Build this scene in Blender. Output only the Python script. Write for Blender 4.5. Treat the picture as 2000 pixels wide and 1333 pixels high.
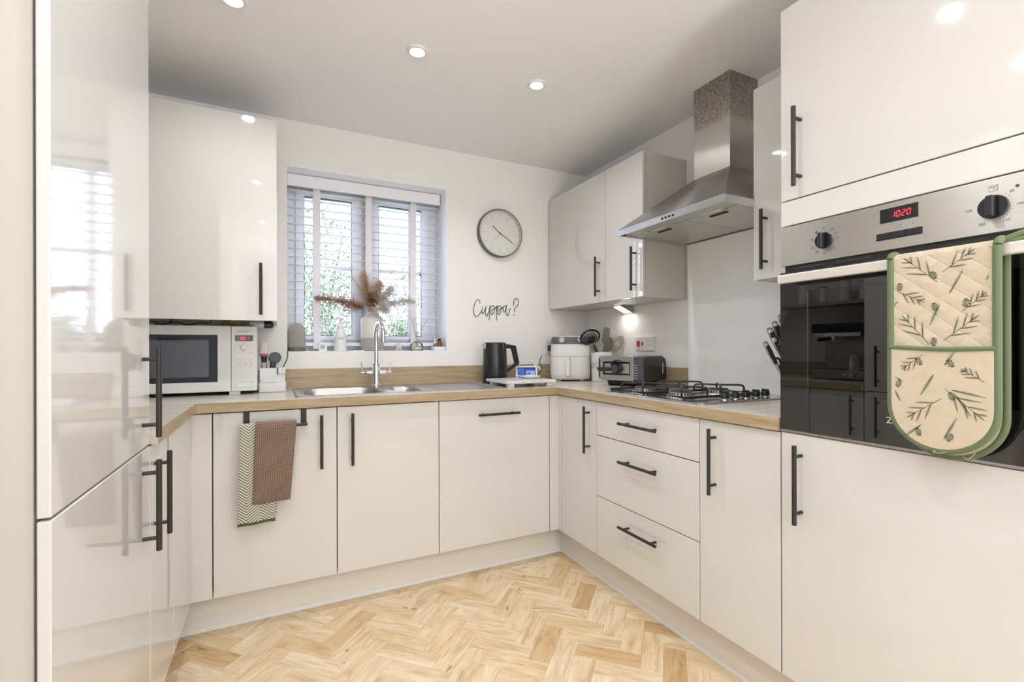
import bpy, bmesh, math, random
from math import sin, cos, pi, radians as R, sqrt
from mathutils import Vector, Matrix

random.seed(7)
for o in list(bpy.data.objects): bpy.data.objects.remove(o, do_unlink=True)
scene = bpy.context.scene
COL = scene.collection

# ------------------------------------------------------------------ camera
YAW, ROLL = 0.46019, -0.00247
CAM = Vector((-1.32788, -2.13584, 1.11227))
fwd = Vector((sin(YAW), cos(YAW), 0)); rgt = Vector((cos(YAW), -sin(YAW), 0)); upv = Vector((0, 0, 1))
r2 = rgt*cos(ROLL) + upv*sin(ROLL); u2 = -rgt*sin(ROLL) + upv*cos(ROLL)
cam_d = bpy.data.cameras.new('camera'); cam = bpy.data.objects.new('camera', cam_d); COL.objects.link(cam)
cam_d.sensor_width = 36; cam_d.sensor_fit = 'HORIZONTAL'; cam_d.lens = 924.775*36/2000
cam_d.shift_y = (680.105-666.5)/2000; cam_d.clip_start = 0.02
m3 = Matrix((r2, u2, -fwd)).transposed()
cam.matrix_world = Matrix.Translation(CAM) @ m3.to_4x4()
scene.camera = cam

# ------------------------------------------------------------------ world, exposure
W = bpy.data.worlds.new('world'); scene.world = W; W.use_nodes = True
bg = W.node_tree.nodes['Background']
bg.inputs[0].default_value = (0.68, 0.76, 1.0, 1); bg.inputs[1].default_value = 16.0
vs = scene.view_settings
vs.view_transform = 'Standard'; vs.look = 'None'; vs.gamma = 1; vs.use_curve_mapping = False
vs.exposure = 0.0
DOWNLIGHT_W = 3.2
FILL_UPLIGHT_W = 72.0
DOWN_COL = (0.94, 0.97, 1.0)

# ------------------------------------------------------------------ materials
MATS = {}
def mat(name, col, rough=.5, metal=0., spec=.5, coat=0., emit=None, estr=0., alpha=None, sheen=0.):
    m = bpy.data.materials.new(name); m.use_nodes = True
    b = m.node_tree.nodes['Principled BSDF']
    b.inputs['Base Color'].default_value = (*col, 1); b.inputs['Roughness'].default_value = rough
    b.inputs['Metallic'].default_value = metal; b.inputs['Specular IOR Level'].default_value = spec
    b.inputs['Coat Weight'].default_value = coat; b.inputs['Coat Roughness'].default_value = .03
    b.inputs['Sheen Weight'].default_value = sheen
    if emit: b.inputs['Emission Color'].default_value = (*emit, 1); b.inputs['Emission Strength'].default_value = estr
    MATS[name] = m
    return m
def nodes(m): return m.node_tree.nodes, m.node_tree.links, m.node_tree.nodes['Principled BSDF']
def nd(m, t, **kw):
    n = m.node_tree.nodes.new(t)
    for k, v in kw.items():
        if k.startswith('_'): n.inputs[k[1:].replace('_', ' ')].default_value = v
        else: setattr(n, k, v)
    return n
def bump(m, src, strength=.2, dist=.001):
    N, L, b = nodes(m); bp = nd(m, 'ShaderNodeBump'); bp.inputs['Strength'].default_value = strength; bp.inputs['Distance'].default_value = dist
    L.new(src, bp.inputs['Height']); L.new(bp.outputs[0], b.inputs['Normal']); return bp
def ramp(m, src, stops, interp='LINEAR'):
    N, L, b = nodes(m); r = nd(m, 'ShaderNodeValToRGB'); r.color_ramp.interpolation = interp
    e = r.color_ramp.elements
    while len(e) < len(stops): e.new(.5)
    for i, (p, c) in enumerate(stops): e[i].position = p; e[i].color = (*c, 1)
    L.new(src, r.inputs[0]); return r.outputs[0]
def coords(m, out='Object', scale=(1, 1, 1), rot=(0, 0, 0)):
    N, L, b = nodes(m); tc = nd(m, 'ShaderNodeTexCoord'); mp = nd(m, 'ShaderNodeMapping')
    mp.inputs['Scale'].default_value = scale; mp.inputs['Rotation'].default_value = rot
    L.new(tc.outputs[out], mp.inputs[0]); return mp.outputs[0]
def noise(m, vec, scale, detail=4, rough=.55, dist=0.):
    N, L, b = nodes(m); n = nd(m, 'ShaderNodeTexNoise'); n.inputs['Scale'].default_value = scale; n.inputs['Detail'].default_value = detail
    n.inputs['Roughness'].default_value = rough; n.inputs['Distortion'].default_value = dist
    L.new(vec, n.inputs['Vector']); return n.outputs[0]
def mix(m, fac, a, bb, mode='MIX'):
    N, L, b = nodes(m); x = nd(m, 'ShaderNodeMix', data_type='RGBA', blend_type=mode)
    for s, v in ((0, fac), (6, a), (7, bb)):
        if isinstance(v, (int, float)): x.inputs[s].default_value = v
        elif isinstance(v, tuple): x.inputs[s].default_value = (*v, 1)
        else: L.new(v, x.inputs[s])
    return x.outputs[2]
def math_(m, op, a, bb=0.):
    N, L, b = nodes(m); x = nd(m, 'ShaderNodeMath', operation=op)
    for s, v in ((0, a), (1, bb)):
        if isinstance(v, (int, float)): x.inputs[s].default_value = v
        else: L.new(v, x.inputs[s])
    return x.outputs[0]
def setcol(m, c): nodes(m)[1].new(c, nodes(m)[2].inputs['Base Color'])

# painted / lacquered surfaces
def paint(name, col, rough, bumps=.05, scale=900):
    m = mat(name, col, rough); v = coords(m); n = noise(m, v, scale, 2); bump(m, n, bumps, .0006)
    n2 = noise(m, v, 1.3, 3); setcol(m, ramp(m, n2, [(.3, tuple(c*.985 for c in col)), (.7, col)])); return m
M_wall = paint('wall_paint', (.885, .865, .85), .75)
M_ceil = paint('ceiling_paint', (.90, .90, .90), .85)
M_wall2 = paint('rear_wall_paint', (.84, .83, .82), .8)
M_reveal = paint('reveal_paint', (.92, .925, .95), .6)
def gloss(name, col, rough=.055):
    m = mat(name, col, rough, spec=.55, coat=.35); v = coords(m); n = noise(m, v, 26, 2); bump(m, n, .028, .0012); return m
M_door = gloss('gloss_cream_lacquer', (.665, .645, .622))
M_carc = paint('carcass_cream', (.60, .565, .515), .38, .02)
M_plinth = paint('plinth_cream', (.74, .70, .645), .3, .02)
M_black = mat('handle_black', (.028, .025, .023), .42, .25)
M_blackpl = mat('black_plastic', (.016, .016, .018), .35)
M_blackgl = mat('black_gloss', (.008, .008, .009), .06, spec=.6)
M_dark = mat('dark_gap', (.03, .027, .025), .8)
M_white = mat('white_plastic', (.78, .78, .77), .3)
M_whitem = mat('white_matte', (.78, .77, .76), .55)
M_upvc = mat('upvc_white', (.90, .91, .95), .28)
M_slat = mat('blind_white', (.90, .90, .93), .42)
nb = nodes(M_slat)[2]; nb.inputs['Subsurface Weight'].default_value = 0.
M_tape = mat('tape_cloth', (.84, .83, .87), .85)
M_chrome = mat('chrome', (.78, .78, .79), .06, 1.)
M_mark = mat('mark_grey', (.16, .16, .16), .6)
M_markl = mat('mark_light', (.33, .33, .32), .6)
M_red = mat('red_plastic', (.55, .02, .025), .35)
M_redlamp = mat('red_lamp', (.20, .012, .012), .3)
M_led = mat('led_red', (.3, .0, .005), .4, emit=(1, .03, .05), estr=3.2)
M_lcdw = mat('print_white', (.7, .7, .7), .5)
M_lens = mat('lamp_lens', (.9, .9, .9), .4, emit=(1, .97, .92), estr=26)
M_lamp2 = mat('cabinet_lamp_lens', (.9, .9, .9), .4, emit=(1, .96, .9), estr=5)

def brushed(name, col, rough, sc, streak=.5, aniso=0., rot=0.):
    m = mat(name, col, rough, 1.); v = coords(m, 'Object', sc); n = noise(m, v, 6, 4, .6)
    setcol(m, ramp(m, n, [(.25, tuple(c*(1-streak*.35) for c in col)), (.75, col)]))
    N, L, b = nodes(m); mr = nd(m, 'ShaderNodeMapRange'); mr.inputs['To Min'].default_value = rough*.75; mr.inputs['To Max'].default_value = rough*1.3
    L.new(n, mr.inputs[0]); L.new(mr.outputs[0], b.inputs['Roughness'])
    if aniso:
        tn = nd(m, 'ShaderNodeTangent', direction_type='RADIAL', axis='Z'); L.new(tn.outputs[0], b.inputs['Tangent']); b.inputs['Anisotropic'].default_value = aniso; b.inputs['Anisotropic Rotation'].default_value = rot
    return m
M_ss = brushed('brushed_steel', (.50, .485, .46), .30, (3, 3, 220), .3, .7)
M_sslip = brushed('lip_steel', (.72, .73, .75), .22, (30, 1, 60))
M_ssink = brushed('sink_steel', (.52, .50, .485), .38, (3, 60, 20), .4)
M_sshob = brushed('hob_steel', (.60, .60, .61), .2, (60, 3, 20), .3)
M_filter = mat('filter_alu', (.62, .60, .57), .42, .7)
# smudged upper chimney
N, L, b = nodes(M_ss)

# worktop oak laminate
def oak(name, c0, c1, c2, axis, rough=.36):
    m = mat(name, c1, rough); sc = {'x': (1.6, 26, 26), 'y': (26, 1.6, 26)}[axis]
    v = coords(m, 'Object', sc); n = noise(m, v, 3.2, 7, .62, .4); v2 = coords(m, 'Object', tuple(s*.35 for s in sc)); n2 = noise(m, v2, 2.1, 3, .5, .6)
    a = ramp(m, n, [(.28, c0), (.5, c1), (.72, c2)]); d = ramp(m, n2, [(.3, tuple(k*.84 for k in c1)), (.6, c2)])
    setcol(m, mix(m, .35, a, d)); bump(m, n, .05, .0006); return m
M_wtx = oak('oak_laminate_x', (.235, .165, .09), (.40, .30, .18), (.52, .41, .27), 'x')
M_wty = oak('oak_laminate_y', (.235, .165, .09), (.40, .30, .18), (.52, .41, .27), 'y')
M_wttop = oak('oak_laminate_top_glare', (.50, .43, .35), (.60, .53, .45), (.68, .62, .55), 'x', .24)  # top paler and greyer than the edging: glare put into the colour

# floor planks (uv = metres along / across the plank)
def plankmat():
    m = mat('plank_oak', (.62, .48, .31), .42); N, L, b = nodes(m)
    uv = nd(m, 'ShaderNodeUVMap'); oi = nd(m, 'ShaderNodeObjectInfo'); g = nd(m, 'ShaderNodeNewGeometry')
    rnd = math_(m, 'FRACT', math_(m, 'ADD', oi.outputs['Random'], math_(m, 'MULTIPLY', g.outputs['Random Per Island'], 7.31)))
    off = nd(m, 'ShaderNodeCombineXYZ'); L.new(math_(m, 'MULTIPLY', rnd, 61.), off.inputs[0]); L.new(math_(m, 'MULTIPLY', rnd, 37.), off.inputs[1]); L.new(math_(m, 'MULTIPLY', rnd, 19.), off.inputs[2])
    va = nd(m, 'ShaderNodeVectorMath', operation='ADD'); L.new(uv.outputs[0], va.inputs[0]); L.new(off.outputs[0], va.inputs[1])
    def mp(s):
        x = nd(m, 'ShaderNodeMapping'); x.inputs['Scale'].default_value = s; L.new(va.outputs[0], x.inputs[0]); return x.outputs[0]
    fine = noise(m, mp((8, 170, 1)), 1.7, 8, .72, .3)
    broad = noise(m, mp((5, 22, 1)), 1.0, 4, .55, 1.1)
    knot = noise(m, mp((11, 16, 1)), 1.0, 2, .5, .8)
    c = ramp(m, fine, [(.30, (.33, .205, .095)), (.44, (.68, .52, .33)), (.66, (.85, .71, .52))])
    c2 = ramp(m, broad, [(.30, (.42, .265, .12)), (.44, (.68, .515, .32)), (.66, (.86, .73, .55))])
    c = mix(m, .55, c, c2)
    streak = noise(m, mp((3.5, 55, 1)), 1.3, 5, .6, .7); c = mix(m, math_(m, 'MULTIPLY', ramp(m, streak, [(.52, (0, 0, 0)), (.70, (1, 1, 1))]), .42), c, (.40, .235, .10))
    tone = ramp(m, rnd, [(0, (1.0, .97, .92)), (.45, (1, 1, 1)), (.75, (.97, .92, .83)), (.9, (.84, .73, .58)), (1, (.76, .62, .46))])
    c = mix(m, 1., c, tone, 'MULTIPLY')
    kn = ramp(m, knot, [(.70, (0, 0, 0)), (.76, (1, 1, 1))])
    c = mix(m, math_(m, 'MULTIPLY', kn, .75), c, (.22, .13, .065))
    c = mix(m, 1., c, (.97, .975, .975), 'MULTIPLY'); setcol(m, c); bump(m, fine, .06, .0006); return m
M_plank = plankmat()
M_slab = mat('floor_underlay', (.26, .18, .10), .9)

# glass that still lets light through: clear sheet + fresnel gloss
def thin_glass(name, tint, ior=1.45, base=0.):
    m = bpy.data.materials.new(name); m.use_nodes = True; N = m.node_tree.nodes; L = m.node_tree.links; N.clear()
    o = N.new('ShaderNodeOutputMaterial'); mx = N.new('ShaderNodeMixShader'); t = N.new('ShaderNodeBsdfTransparent'); gl = N.new('ShaderNodeBsdfGlossy'); f = N.new('ShaderNodeFresnel')
    t.inputs[0].default_value = (*tint, 1); gl.inputs['Roughness'].default_value = .0; f.inputs[0].default_value = ior
    ad = N.new('ShaderNodeMath'); ad.operation = 'ADD'; ad.inputs[1].default_value = base; ad.use_clamp = True
    L.new(f.outputs[0], ad.inputs[0]); L.new(ad.outputs[0], mx.inputs[0]); L.new(t.outputs[0], mx.inputs[1]); L.new(gl.outputs[0], mx.inputs[2]); L.new(mx.outputs[0], o.inputs[0])
    MATS[name] = m; return m
M_pane = thin_glass('window_glass', (.95, .97, .97))
M_jar = thin_glass('clear_jar_glass', (.975, .98, .98), 1.3)
M_ovglass = thin_glass('oven_tinted_glass', (.10, .10, .105), 1.5, .09)
M_ovframe = mat('oven_black_glass', (.006, .006, .007), .015, spec=1.0, coat=.6)
M_splash = mat('splashback_glass', (.88, .90, .885), .045, spec=.6, coat=.3)
M_enamel = mat('oven_enamel', (.06, .06, .065), .35)
M_mwreflect = mat('microwave_reflection', (.20, .215, .25), .06, .5, spec=1.0, coat=1.)

# ------------------------------------------------------------------ mesh builder
class MB:
    def __init__(s): s.v = []; s.f = []; s.uv = None
    def add(s, vs, fs):
        o = len(s.v); s.v += [tuple(p) for p in vs]; s.f += [tuple(i+o for i in f) for f in fs]; return s
    def box(s, x0, x1, y0, y1, z0, z1):
        if x0 > x1: x0, x1 = x1, x0
        if y0 > y1: y0, y1 = y1, y0
        if z0 > z1: z0, z1 = z1, z0
        return s.add([(x0,y0,z0),(x1,y0,z0),(x1,y1,z0),(x0,y1,z0),(x0,y0,z1),(x1,y0,z1),(x1,y1,z1),(x0,y1,z1)],
                     [(0,3,2,1),(4,5,6,7),(0,1,5,4),(1,2,6,5),(2,3,7,6),(3,0,4,7)])
    def tube(s, pts, r, n=10, closed=False, cap=True):
        P = [Vector(p) for p in pts]; k = len(P); rr = r if isinstance(r, (list, tuple)) else [r]*k
        vs = []; nrm = None
        for i in range(k):
            if closed: d = P[(i+1) % k]-P[i-1]
            else: d = P[min(i+1, k-1)]-P[max(i-1, 0)]
            d.normalize()
            if nrm is None:
                a = Vector((0, 0, 1)) if abs(d.z) < .9 else Vector((1, 0, 0)); nrm = d.cross(a).normalized()
            else:
                nrm = (nrm-d*nrm.dot(d)).normalized()
            b = d.cross(nrm)
            for j in range(n):
                t = 2*pi*j/n; vs.append(P[i]+(nrm*cos(t)+b*sin(t))*rr[i])
        fs = []
        for i in range(k if closed else k-1):
            for j in range(n):
                a = i*n+j; b2 = i*n+(j+1) % n; c = ((i+1) % k)*n+(j+1) % n; d2 = ((i+1) % k)*n+j; fs.append((a, b2, c, d2))
        if cap and not closed: fs += [tuple(range(n-1, -1, -1)), tuple((k-1)*n+j for j in range(n))]
        return s.add(vs, fs)
    def cyl(s, p0, p1, r, r1=None, n=20): return s.tube([p0, p1], [r, r if r1 is None else r1], n)
    def lathe(s, prof, c=(0, 0, 0), n=32, axis='z'):
        vs = []; fs = []
        for (r, h) in prof:
            for j in range(n):
                t = 2*pi*j/n; a, b = r*cos(t), r*sin(t)
                vs.append({'z': (c[0]+a, c[1]+b, c[2]+h), 'y': (c[0]+a, c[1]+h, c[2]+b), 'x': (c[0]+h, c[1]+a, c[2]+b)}[axis])
        k = len(prof)
        for i in range(k-1):
            for j in range(n):
                q = (i*n+j, i*n+(j+1) % n, (i+1)*n+(j+1) % n, (i+1)*n+j); fs.append(q if axis != 'y' else q[::-1])
        bot = tuple(range(n-1, -1, -1)); top = tuple((k-1)*n+j for j in range(n))
        if prof[0][0] > 1e-6: fs.append(bot if axis != 'y' else bot[::-1])
        if prof[-1][0] > 1e-6: fs.append(top if axis != 'y' else top[::-1])
        return s.add(vs, fs)
    def prism(s, poly, axis, a0, a1):
        n = len(poly); f = {'x': lambda u, v, w: (w, u, v), 'y': lambda u, v, w: (u, w, v), 'z': lambda u, v, w: (u, v, w)}[axis]
        vs = [f(u, v, a0) for u, v in poly]+[f(u, v, a1) for u, v in poly]
        fs = [tuple(range(n-1, -1, -1)), tuple(range(n, 2*n))]+[(i, (i+1) % n, n+(i+1) % n, n+i) for i in range(n)]
        return s.add(vs, fs)
    def cells(s, us, vs_, hole, axis, w0, w1):
        """slab cut into a grid, cells in hole() left open"""
        f = {'x': lambda u, v, w: (w, u, v), 'y': lambda u, v, w: (u, w, v), 'z': lambda u, v, w: (u, v, w)}[axis]
        nu, nv = len(us)-1, len(vs_)-1; on = [[not hole((us[i]+us[i+1])/2, (vs_[j]+vs_[j+1])/2) for j in range(nv)] for i in range(nu)]
        g = lambda i, j: 0 <= i < nu and 0 <= j < nv and on[i][j]
        idx = {}; V = []; F = []
        def vid(i, j, k):
            if (i, j, k) not in idx: idx[i, j, k] = len(V); V.append(f(us[i], vs_[j], (w0, w1)[k]))
            return idx[i, j, k]
        for i in range(nu):
            for j in range(nv):
                if not on[i][j]: continue
                F.append((vid(i,j,0),vid(i,j+1,0),vid(i+1,j+1,0),vid(i+1,j,0))); F.append((vid(i,j,1),vid(i+1,j,1),vid(i+1,j+1,1),vid(i,j+1,1)))
                if not g(i-1,j): F.append((vid(i,j,0),vid(i,j,1),vid(i,j+1,1),vid(i,j+1,0)))
                if not g(i+1,j): F.append((vid(i+1,j,0),vid(i+1,j+1,0),vid(i+1,j+1,1),vid(i+1,j,1)))
                if not g(i,j-1): F.append((vid(i,j,0),vid(i+1,j,0),vid(i+1,j,1),vid(i,j,1)))
                if not g(i,j+1): F.append((vid(i,j+1,0),vid(i,j+1,1),vid(i+1,j+1,1),vid(i+1,j+1,0)))
        return s.add(V, F)
    def build(s, name, m, parent=None, bevel=0., seg=2, smooth=35, local=False, origin=None, flip=True):
        V = [Vector(p) for p in s.v]
        if origin is not None: org = Vector(origin)
        elif parent is not None and not local: org = parent['_o'] if False else Vector(ORG.get(parent.name, (0, 0, 0)))
        elif parent is None:
            xs = [p.x for p in V]; ys = [p.y for p in V]; zs = [p.z for p in V]
            org = Vector(((min(xs)+max(xs))/2, (min(ys)+max(ys))/2, min(zs)))
        else: org = Vector((0, 0, 0))
        me = bpy.data.meshes.new(name); me.from_pydata([tuple(p-org) for p in V], [], s.f)
        if flip:
            bm = bmesh.new(); bm.from_mesh(me); bmesh.ops.recalc_face_normals(bm, faces=bm.faces); bm.to_mesh(me); bm.free()
        me.materials.append(m if not isinstance(m, str) else MATS[m])
        if smooth:
            me.shade_smooth(); me.set_sharp_from_angle(angle=R(smooth))
        o = bpy.data.objects.new(name, me); COL.objects.link(o)
        if parent is not None: o.parent = parent
        if parent is None: o.location = org
        ORG[o.name] = tuple(org)
        if bevel:
            b = o.modifiers.new('bevel', 'BEVEL'); b.width = bevel; b.segments = seg; b.limit_method = 'ANGLE'; b.angle_limit = R(40); b.harden_normals = True
        return o
ORG = {}
def thing(name, label, cat, loc=(0, 0, 0), rotz=0., group=None):
    o = bpy.data.objects.new(name, None); COL.objects.link(o); o.location = loc; o.rotation_euler = (0, 0, rotz); o.empty_display_size = .05
    o['label'] = label; o['category'] = cat
    if group: o['group'] = group
    ORG[o.name] = tuple(loc); return o
def tag(o, label, cat, group=None):
    o['label'] = label; o['category'] = cat
    if group: o['group'] = group
    return o
def struct(o, label=None):
    o['kind'] = 'structure'
    if label: o['label'] = label
    return o
def lab(o, label): o['label'] = label; return o
def rrect(u0, u1, v0, v1, r, n=6):
    pts = []
    for (cu, cv, a0) in ((u1-r, v0+r, -pi/2), (u1-r, v1-r, 0), (u0+r, v1-r, pi/2), (u0+r, v0+r, pi)):
        for i in range(n+1): a = a0+pi/2*i/n; pts.append((cu+r*cos(a), cv+r*sin(a)))
    return pts
def bez(pts, n=8):
    """smooth catmull-rom path through points"""
    P = [Vector(p) for p in pts]; out = []
    for i in range(len(P)-1):
        p0, p1, p2, p3 = P[max(i-1, 0)], P[i], P[i+1], P[min(i+2, len(P)-1)]
        for j in range(n):
            t = j/n; out.append(.5*((2*p1)+(p2-p0)*t+(2*p0-5*p1+4*p2-p3)*t*t+(3*p1-p0-3*p2+p3)*t**3))
    out.append(P[-1]); return out
def text_mb(txt, size, origin, ux, uy, depth=.0004, align='CENTER', sx=1.):
    """lettering as thin raised geometry"""
    cu = bpy.data.curves.new('txt', 'FONT'); cu.body = txt; cu.size = size; cu.align_x = align; cu.align_y = 'CENTER'; cu.resolution_u = 3; cu.extrude = depth/2
    ob = bpy.data.objects.new('txt', cu); COL.objects.link(ob); dg = bpy.context.evaluated_depsgraph_get(); dg.update()
    me = ob.evaluated_get(dg).to_mesh(); ux = Vector(ux); uy = Vector(uy); uz = ux.cross(uy); O = Vector(origin)
    vs = [O+ux*v.co.x*sx+uy*v.co.y+uz*v.co.z for v in me.vertices]; fs = [tuple(p.vertices) for p in me.polygons]
    ob.evaluated_get(dg).to_mesh_clear(); bpy.data.objects.remove(ob); bpy.data.curves.remove(cu)
    mb = MB(); mb.add(vs, fs); return mb
SEG = {'0': 'abcdef', '1': 'bc', '2': 'abged', '3': 'abgcd', '4': 'fgbc'}
def seven(mb, s, O, ux, uy, h, w, gap, depth=.0006):
    O = Vector(O); ux = Vector(ux); uy = Vector(uy); uz = ux.cross(uy); t = h*.13; sl = .12
    def bar(a, b2, vert):
        a = Vector(a); b2 = Vector(b2); d = (b2-a).normalized(); p = Vector((-d.y, d.x)); a = a+d*t*.55; b2 = b2-d*t*.55
        q = [a-p*t/2, b2-p*t/2, b2+p*t/2, a+p*t/2]
        vs = [O+ux*(c.x+c.y*sl)+uy*c.y+uz*k for k in (0, depth) for c in q]
        mb.add(vs, [(0,3,2,1),(4,5,6,7),(0,1,5,4),(1,2,6,5),(2,3,7,6),(3,0,4,7)])
    x = 0
    for ch in s:
        pt = {'a': ((x,h),(x+w,h)), 'b': ((x+w,h),(x+w,h/2)), 'c': ((x+w,h/2),(x+w,0)), 'd': ((x,0),(x+w,0)), 'e': ((x,0),(x,h/2)), 'f': ((x,h/2),(x,h)), 'g': ((x,h/2),(x+w,h/2))}
        for k in SEG[ch]: bar(*pt[k], k in 'bcef')
        x += w+gap
def copy_tree(o, parent=None):
    c = o.copy(); COL.objects.link(c); c.parent = parent
    for ch in list(o.children):
        copy_tree(ch, c)
    ORG[c.name] = ORG.get(o.name, (0, 0, 0)); return c

# ------------------------------------------------------------------ setting
XL, XR, YB, YF, H = -2.22, .60, .60, -4.40, 2.31
WX0, WX1, WZ0, WZ1 = -1.283, -.412, 1.095, 2.070
fl = MB().box(XL-.1, XR+.1, YF-.1, YB+.1, -.12, -.007).build('floor', M_slab, smooth=0); struct(fl, 'pale oak herringbone plank floor between the cabinet runs')
struct(MB().box(XL-.1, XR+.1, YF-.1, YB+.35, H, H+.12).build('ceiling', M_ceil, smooth=0), 'plain white ceiling with recessed downlights')
wb = MB().cells([XL-.1, WX0, WX1, XR+.12], [-.12, WZ0, WZ1, H], lambda u, v: WX0 < u < WX1 and WZ0 < v < WZ1, 'y', YB, YB+.30).build('wall_back', M_wall, smooth=0); struct(wb, 'off white wall around the kitchen window')
# painted reveal lining of the window opening
struct(MB().cells([WX0-.002, WX0+.002, WX1-.002, WX1+.002], [WZ0-.002, WZ0+.002, WZ1-.002, WZ1+.002], lambda u, v: WX0+.002 < u < WX1-.002 and WZ0+.002 < v < WZ1-.002, 'y', YB-.0008, YB+.299).build('trim_1', M_reveal, wb, smooth=0)) 
struct(MB().box(XR, XR+.12, YF-.1, YB, -.12, H).build('wall_right', M_wall, smooth=0), 'off white wall behind hob and extractor')
struct(MB().box(XL-.1, XL, YF-.1, YB, -.12, H).build('wall_left', M_wall, smooth=0), 'off white wall behind the fridge housing')
struct(MB().box(XL, -1.74, YF, -1.45, -.007, H).build('wall_shade_block', M_wall, smooth=0), 'added unseen wall block shading the side of the fridge housing')  # added block out of view, keeps light off the fridge housing side
struct(MB().box(XL, XR, YF-.1, YF, -.12, H).build('wall_front', M_wall2, smooth=0), 'plain wall behind the camera')

# herringbone planks: unit cell W x 3W at 45 degrees
PWd = .0762; u0, v0 = -.678, -.465; S2 = sqrt(.5)
def uvxy(u, v): return ((u-v)*S2, (u+v)*S2)
def plank_mesh(name):
    Lh, Wh, g, c, t = 1.5*PWd, .5*PWd, .0002, .0007, .0068
    lo = [(-Lh+g, -Wh+g), (Lh-g, -Wh+g), (Lh-g, Wh-g), (-Lh+g, Wh-g)]; hi = [(-Lh+g+c, -Wh+g+c), (Lh-g-c, -Wh+g+c), (Lh-g-c, Wh-g-c), (-Lh+g+c, Wh-g-c)]
    V = [(x, y, -t) for x, y in lo]+[(x, y, -c*.6) for x, y in lo]+[(x, y, 0) for x, y in hi]
    F = [(8, 9, 10, 11)]+[(4+i, 4+(i+1) % 4, 8+(i+1) % 4, 8+i) for i in range(4)]+[(i, (i+1) % 4, 4+(i+1) % 4, 4+i) for i in range(4)]
    me = bpy.data.meshes.new(name); me.from_pydata(V, [], F); uvl = me.uv_layers.new(name='UVMap')
    for lp in me.loops: p = V[lp.vertex_index]; uvl.data[lp.index].uv = (p[0], p[1])
    me.materials.append(M_plank); return me, V, F
pm, PV, PF = plank_mesh('plank')
rest = MB(); rest_uv = []
fo = Vector(ORG['floor'])
npl = 0
for j in range(-70, 40):
    for i in range(-70, 40):
        k = (i-j) % 6
        if k == 0: cu, cv, ang = u0+(i+1.5)*PWd, v0+(j+.5)*PWd, R(45)
        elif k == 5: cu, cv, ang = u0+(i+.5)*PWd, v0+(j+1.5)*PWd, R(135)
        else: continue
        x, y = uvxy(cu, cv)
        if not (XL+.12 < x < XR-.02 and YF+.12 < y < YB-.1): continue
        if x < -1.82 and y > -1.2 or x > .20 or y > .21: continue
        if -1.82 < x < .21 and -1.25 < y < .22:
            o = bpy.data.objects.new('plank', pm); COL.objects.link(o); o.parent = fl; o.location = Vector((x, y, 0))-fo; o.rotation_euler = (0, 0, ang+(pi if random.random() < .5 else 0)); npl += 1
        else:
            o0 = len(rest.v); ca, sa = cos(ang), sin(ang)
            rest.add([(x+p[0]*ca-p[1]*sa, y+p[0]*sa+p[1]*ca, p[2]) for p in PV], PF); rest_uv += [(p[0], p[1]) for p in PV]
ro = rest.build('plank_field', M_plank, fl, smooth=0, flip=False); ro['kind'] = 'stuff'
uvl = ro.data.uv_layers.new(name='UVMap')
for lp in ro.data.loops: uvl.data[lp.index].uv = rest_uv[lp.vertex_index]

# ------------------------------------------------------------------ window
win = thing('window_1', 'white framed two casement window above the sink', 'window', ((WX0+WX1)/2, .82, WZ0)); del win['category']; win['kind'] = 'structure'
Yw0, Yw1 = .815, .885
def ring(mb, x0, x1, z0, z1, w, y0, y1):
    mb.cells([x0, x0+w, x1-w, x1], [z0, z0+w, z1-w, z1], lambda u, v: x0+w < u < x1-w and z0+w < v < z1-w, 'y', y0, y1)
mb = MB(); ring(mb, WX0+.002, WX1-.002, WZ0+.003, WZ1-.003, .045, Yw0, Yw1); mb.box(-.872, -.842, Yw0, Yw1, WZ0+.048, WZ1-.048)
mb.build('window_frame', M_upvc, win, .004)
for (x0, x1) in ((-1.2362, -.8718), (-.8422, -.4588)):
    g0, g1, gz0, gz1 = (-1.191, -.930, 1.186, 1.983) if x0 < -1 else (-.774, -.509, 1.186, 1.983)
    sm = MB(); sm.cells([x0, g0, g1, x1], [WZ0+.0478, gz0, gz1, WZ1-.0478], lambda u, v: g0 < u < g1 and gz0 < v < gz1, 'y', Yw0-.012, Yw1-.02)
    sash = sm.build('sash', M_upvc, win, .004)
    gm = MB(); ring(gm, g0-.001, g1+.001, gz0-.001, gz1+.001, .0045, Yw0-.006, Yw0+.02); gm.build('gasket', M_blackpl, sash, smooth=0)
    MB().box(g0, g1, .842, .846, gz0, gz1).build('pane', M_pane, sash, smooth=0)
    MB().box(g0+.004, g1-.004, .830, .856, 1.575, 1.600).build('glazing_bar', M_upvc, sash, .003)
MB().box(-.905, -.893, .795, .803, 1.40, 1.52).build('window_handle', M_upvc, win, .004)

# venetian blind
bl = thing('venetian_blind', 'white wooden venetian blind with cloth tapes hanging in the window', 'blind', (-.847, .74, WZ0+.03))
MB().box(WX0+.004, WX1-.006, .700, .712, 2.000, 2.066).build('pelmet', M_slat, bl, .003)
MB().box(WX0+.006, WX1-.008, .735, .785, 2.015, 2.062).build('headrail', M_slat, bl)
tilt = R(-1.5)
for i in range(19):
    z = 1.168+i*.0456; hw = .0245; dy, dz = hw*cos(tilt), hw*sin(tilt); y = .7605; th = .0014
    MB().add([(xx, y+s*dy, z-s*dz+t) for t in (-th, th) for (xx, s) in ((WX0+.008, -1), (WX1-.010, -1), (WX1-.010, 1), (WX0+.008, 1))],
             [(0,3,2,1),(4,5,6,7),(0,1,5,4),(1,2,6,5),(2,3,7,6),(3,0,4,7)]).build('slat', M_slat, bl, smooth=0)
MB().box(WX0+.008, WX1-.010, .736, .786, 1.125, 1.146).build('bottom_rail', M_slat, bl, .003)
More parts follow.
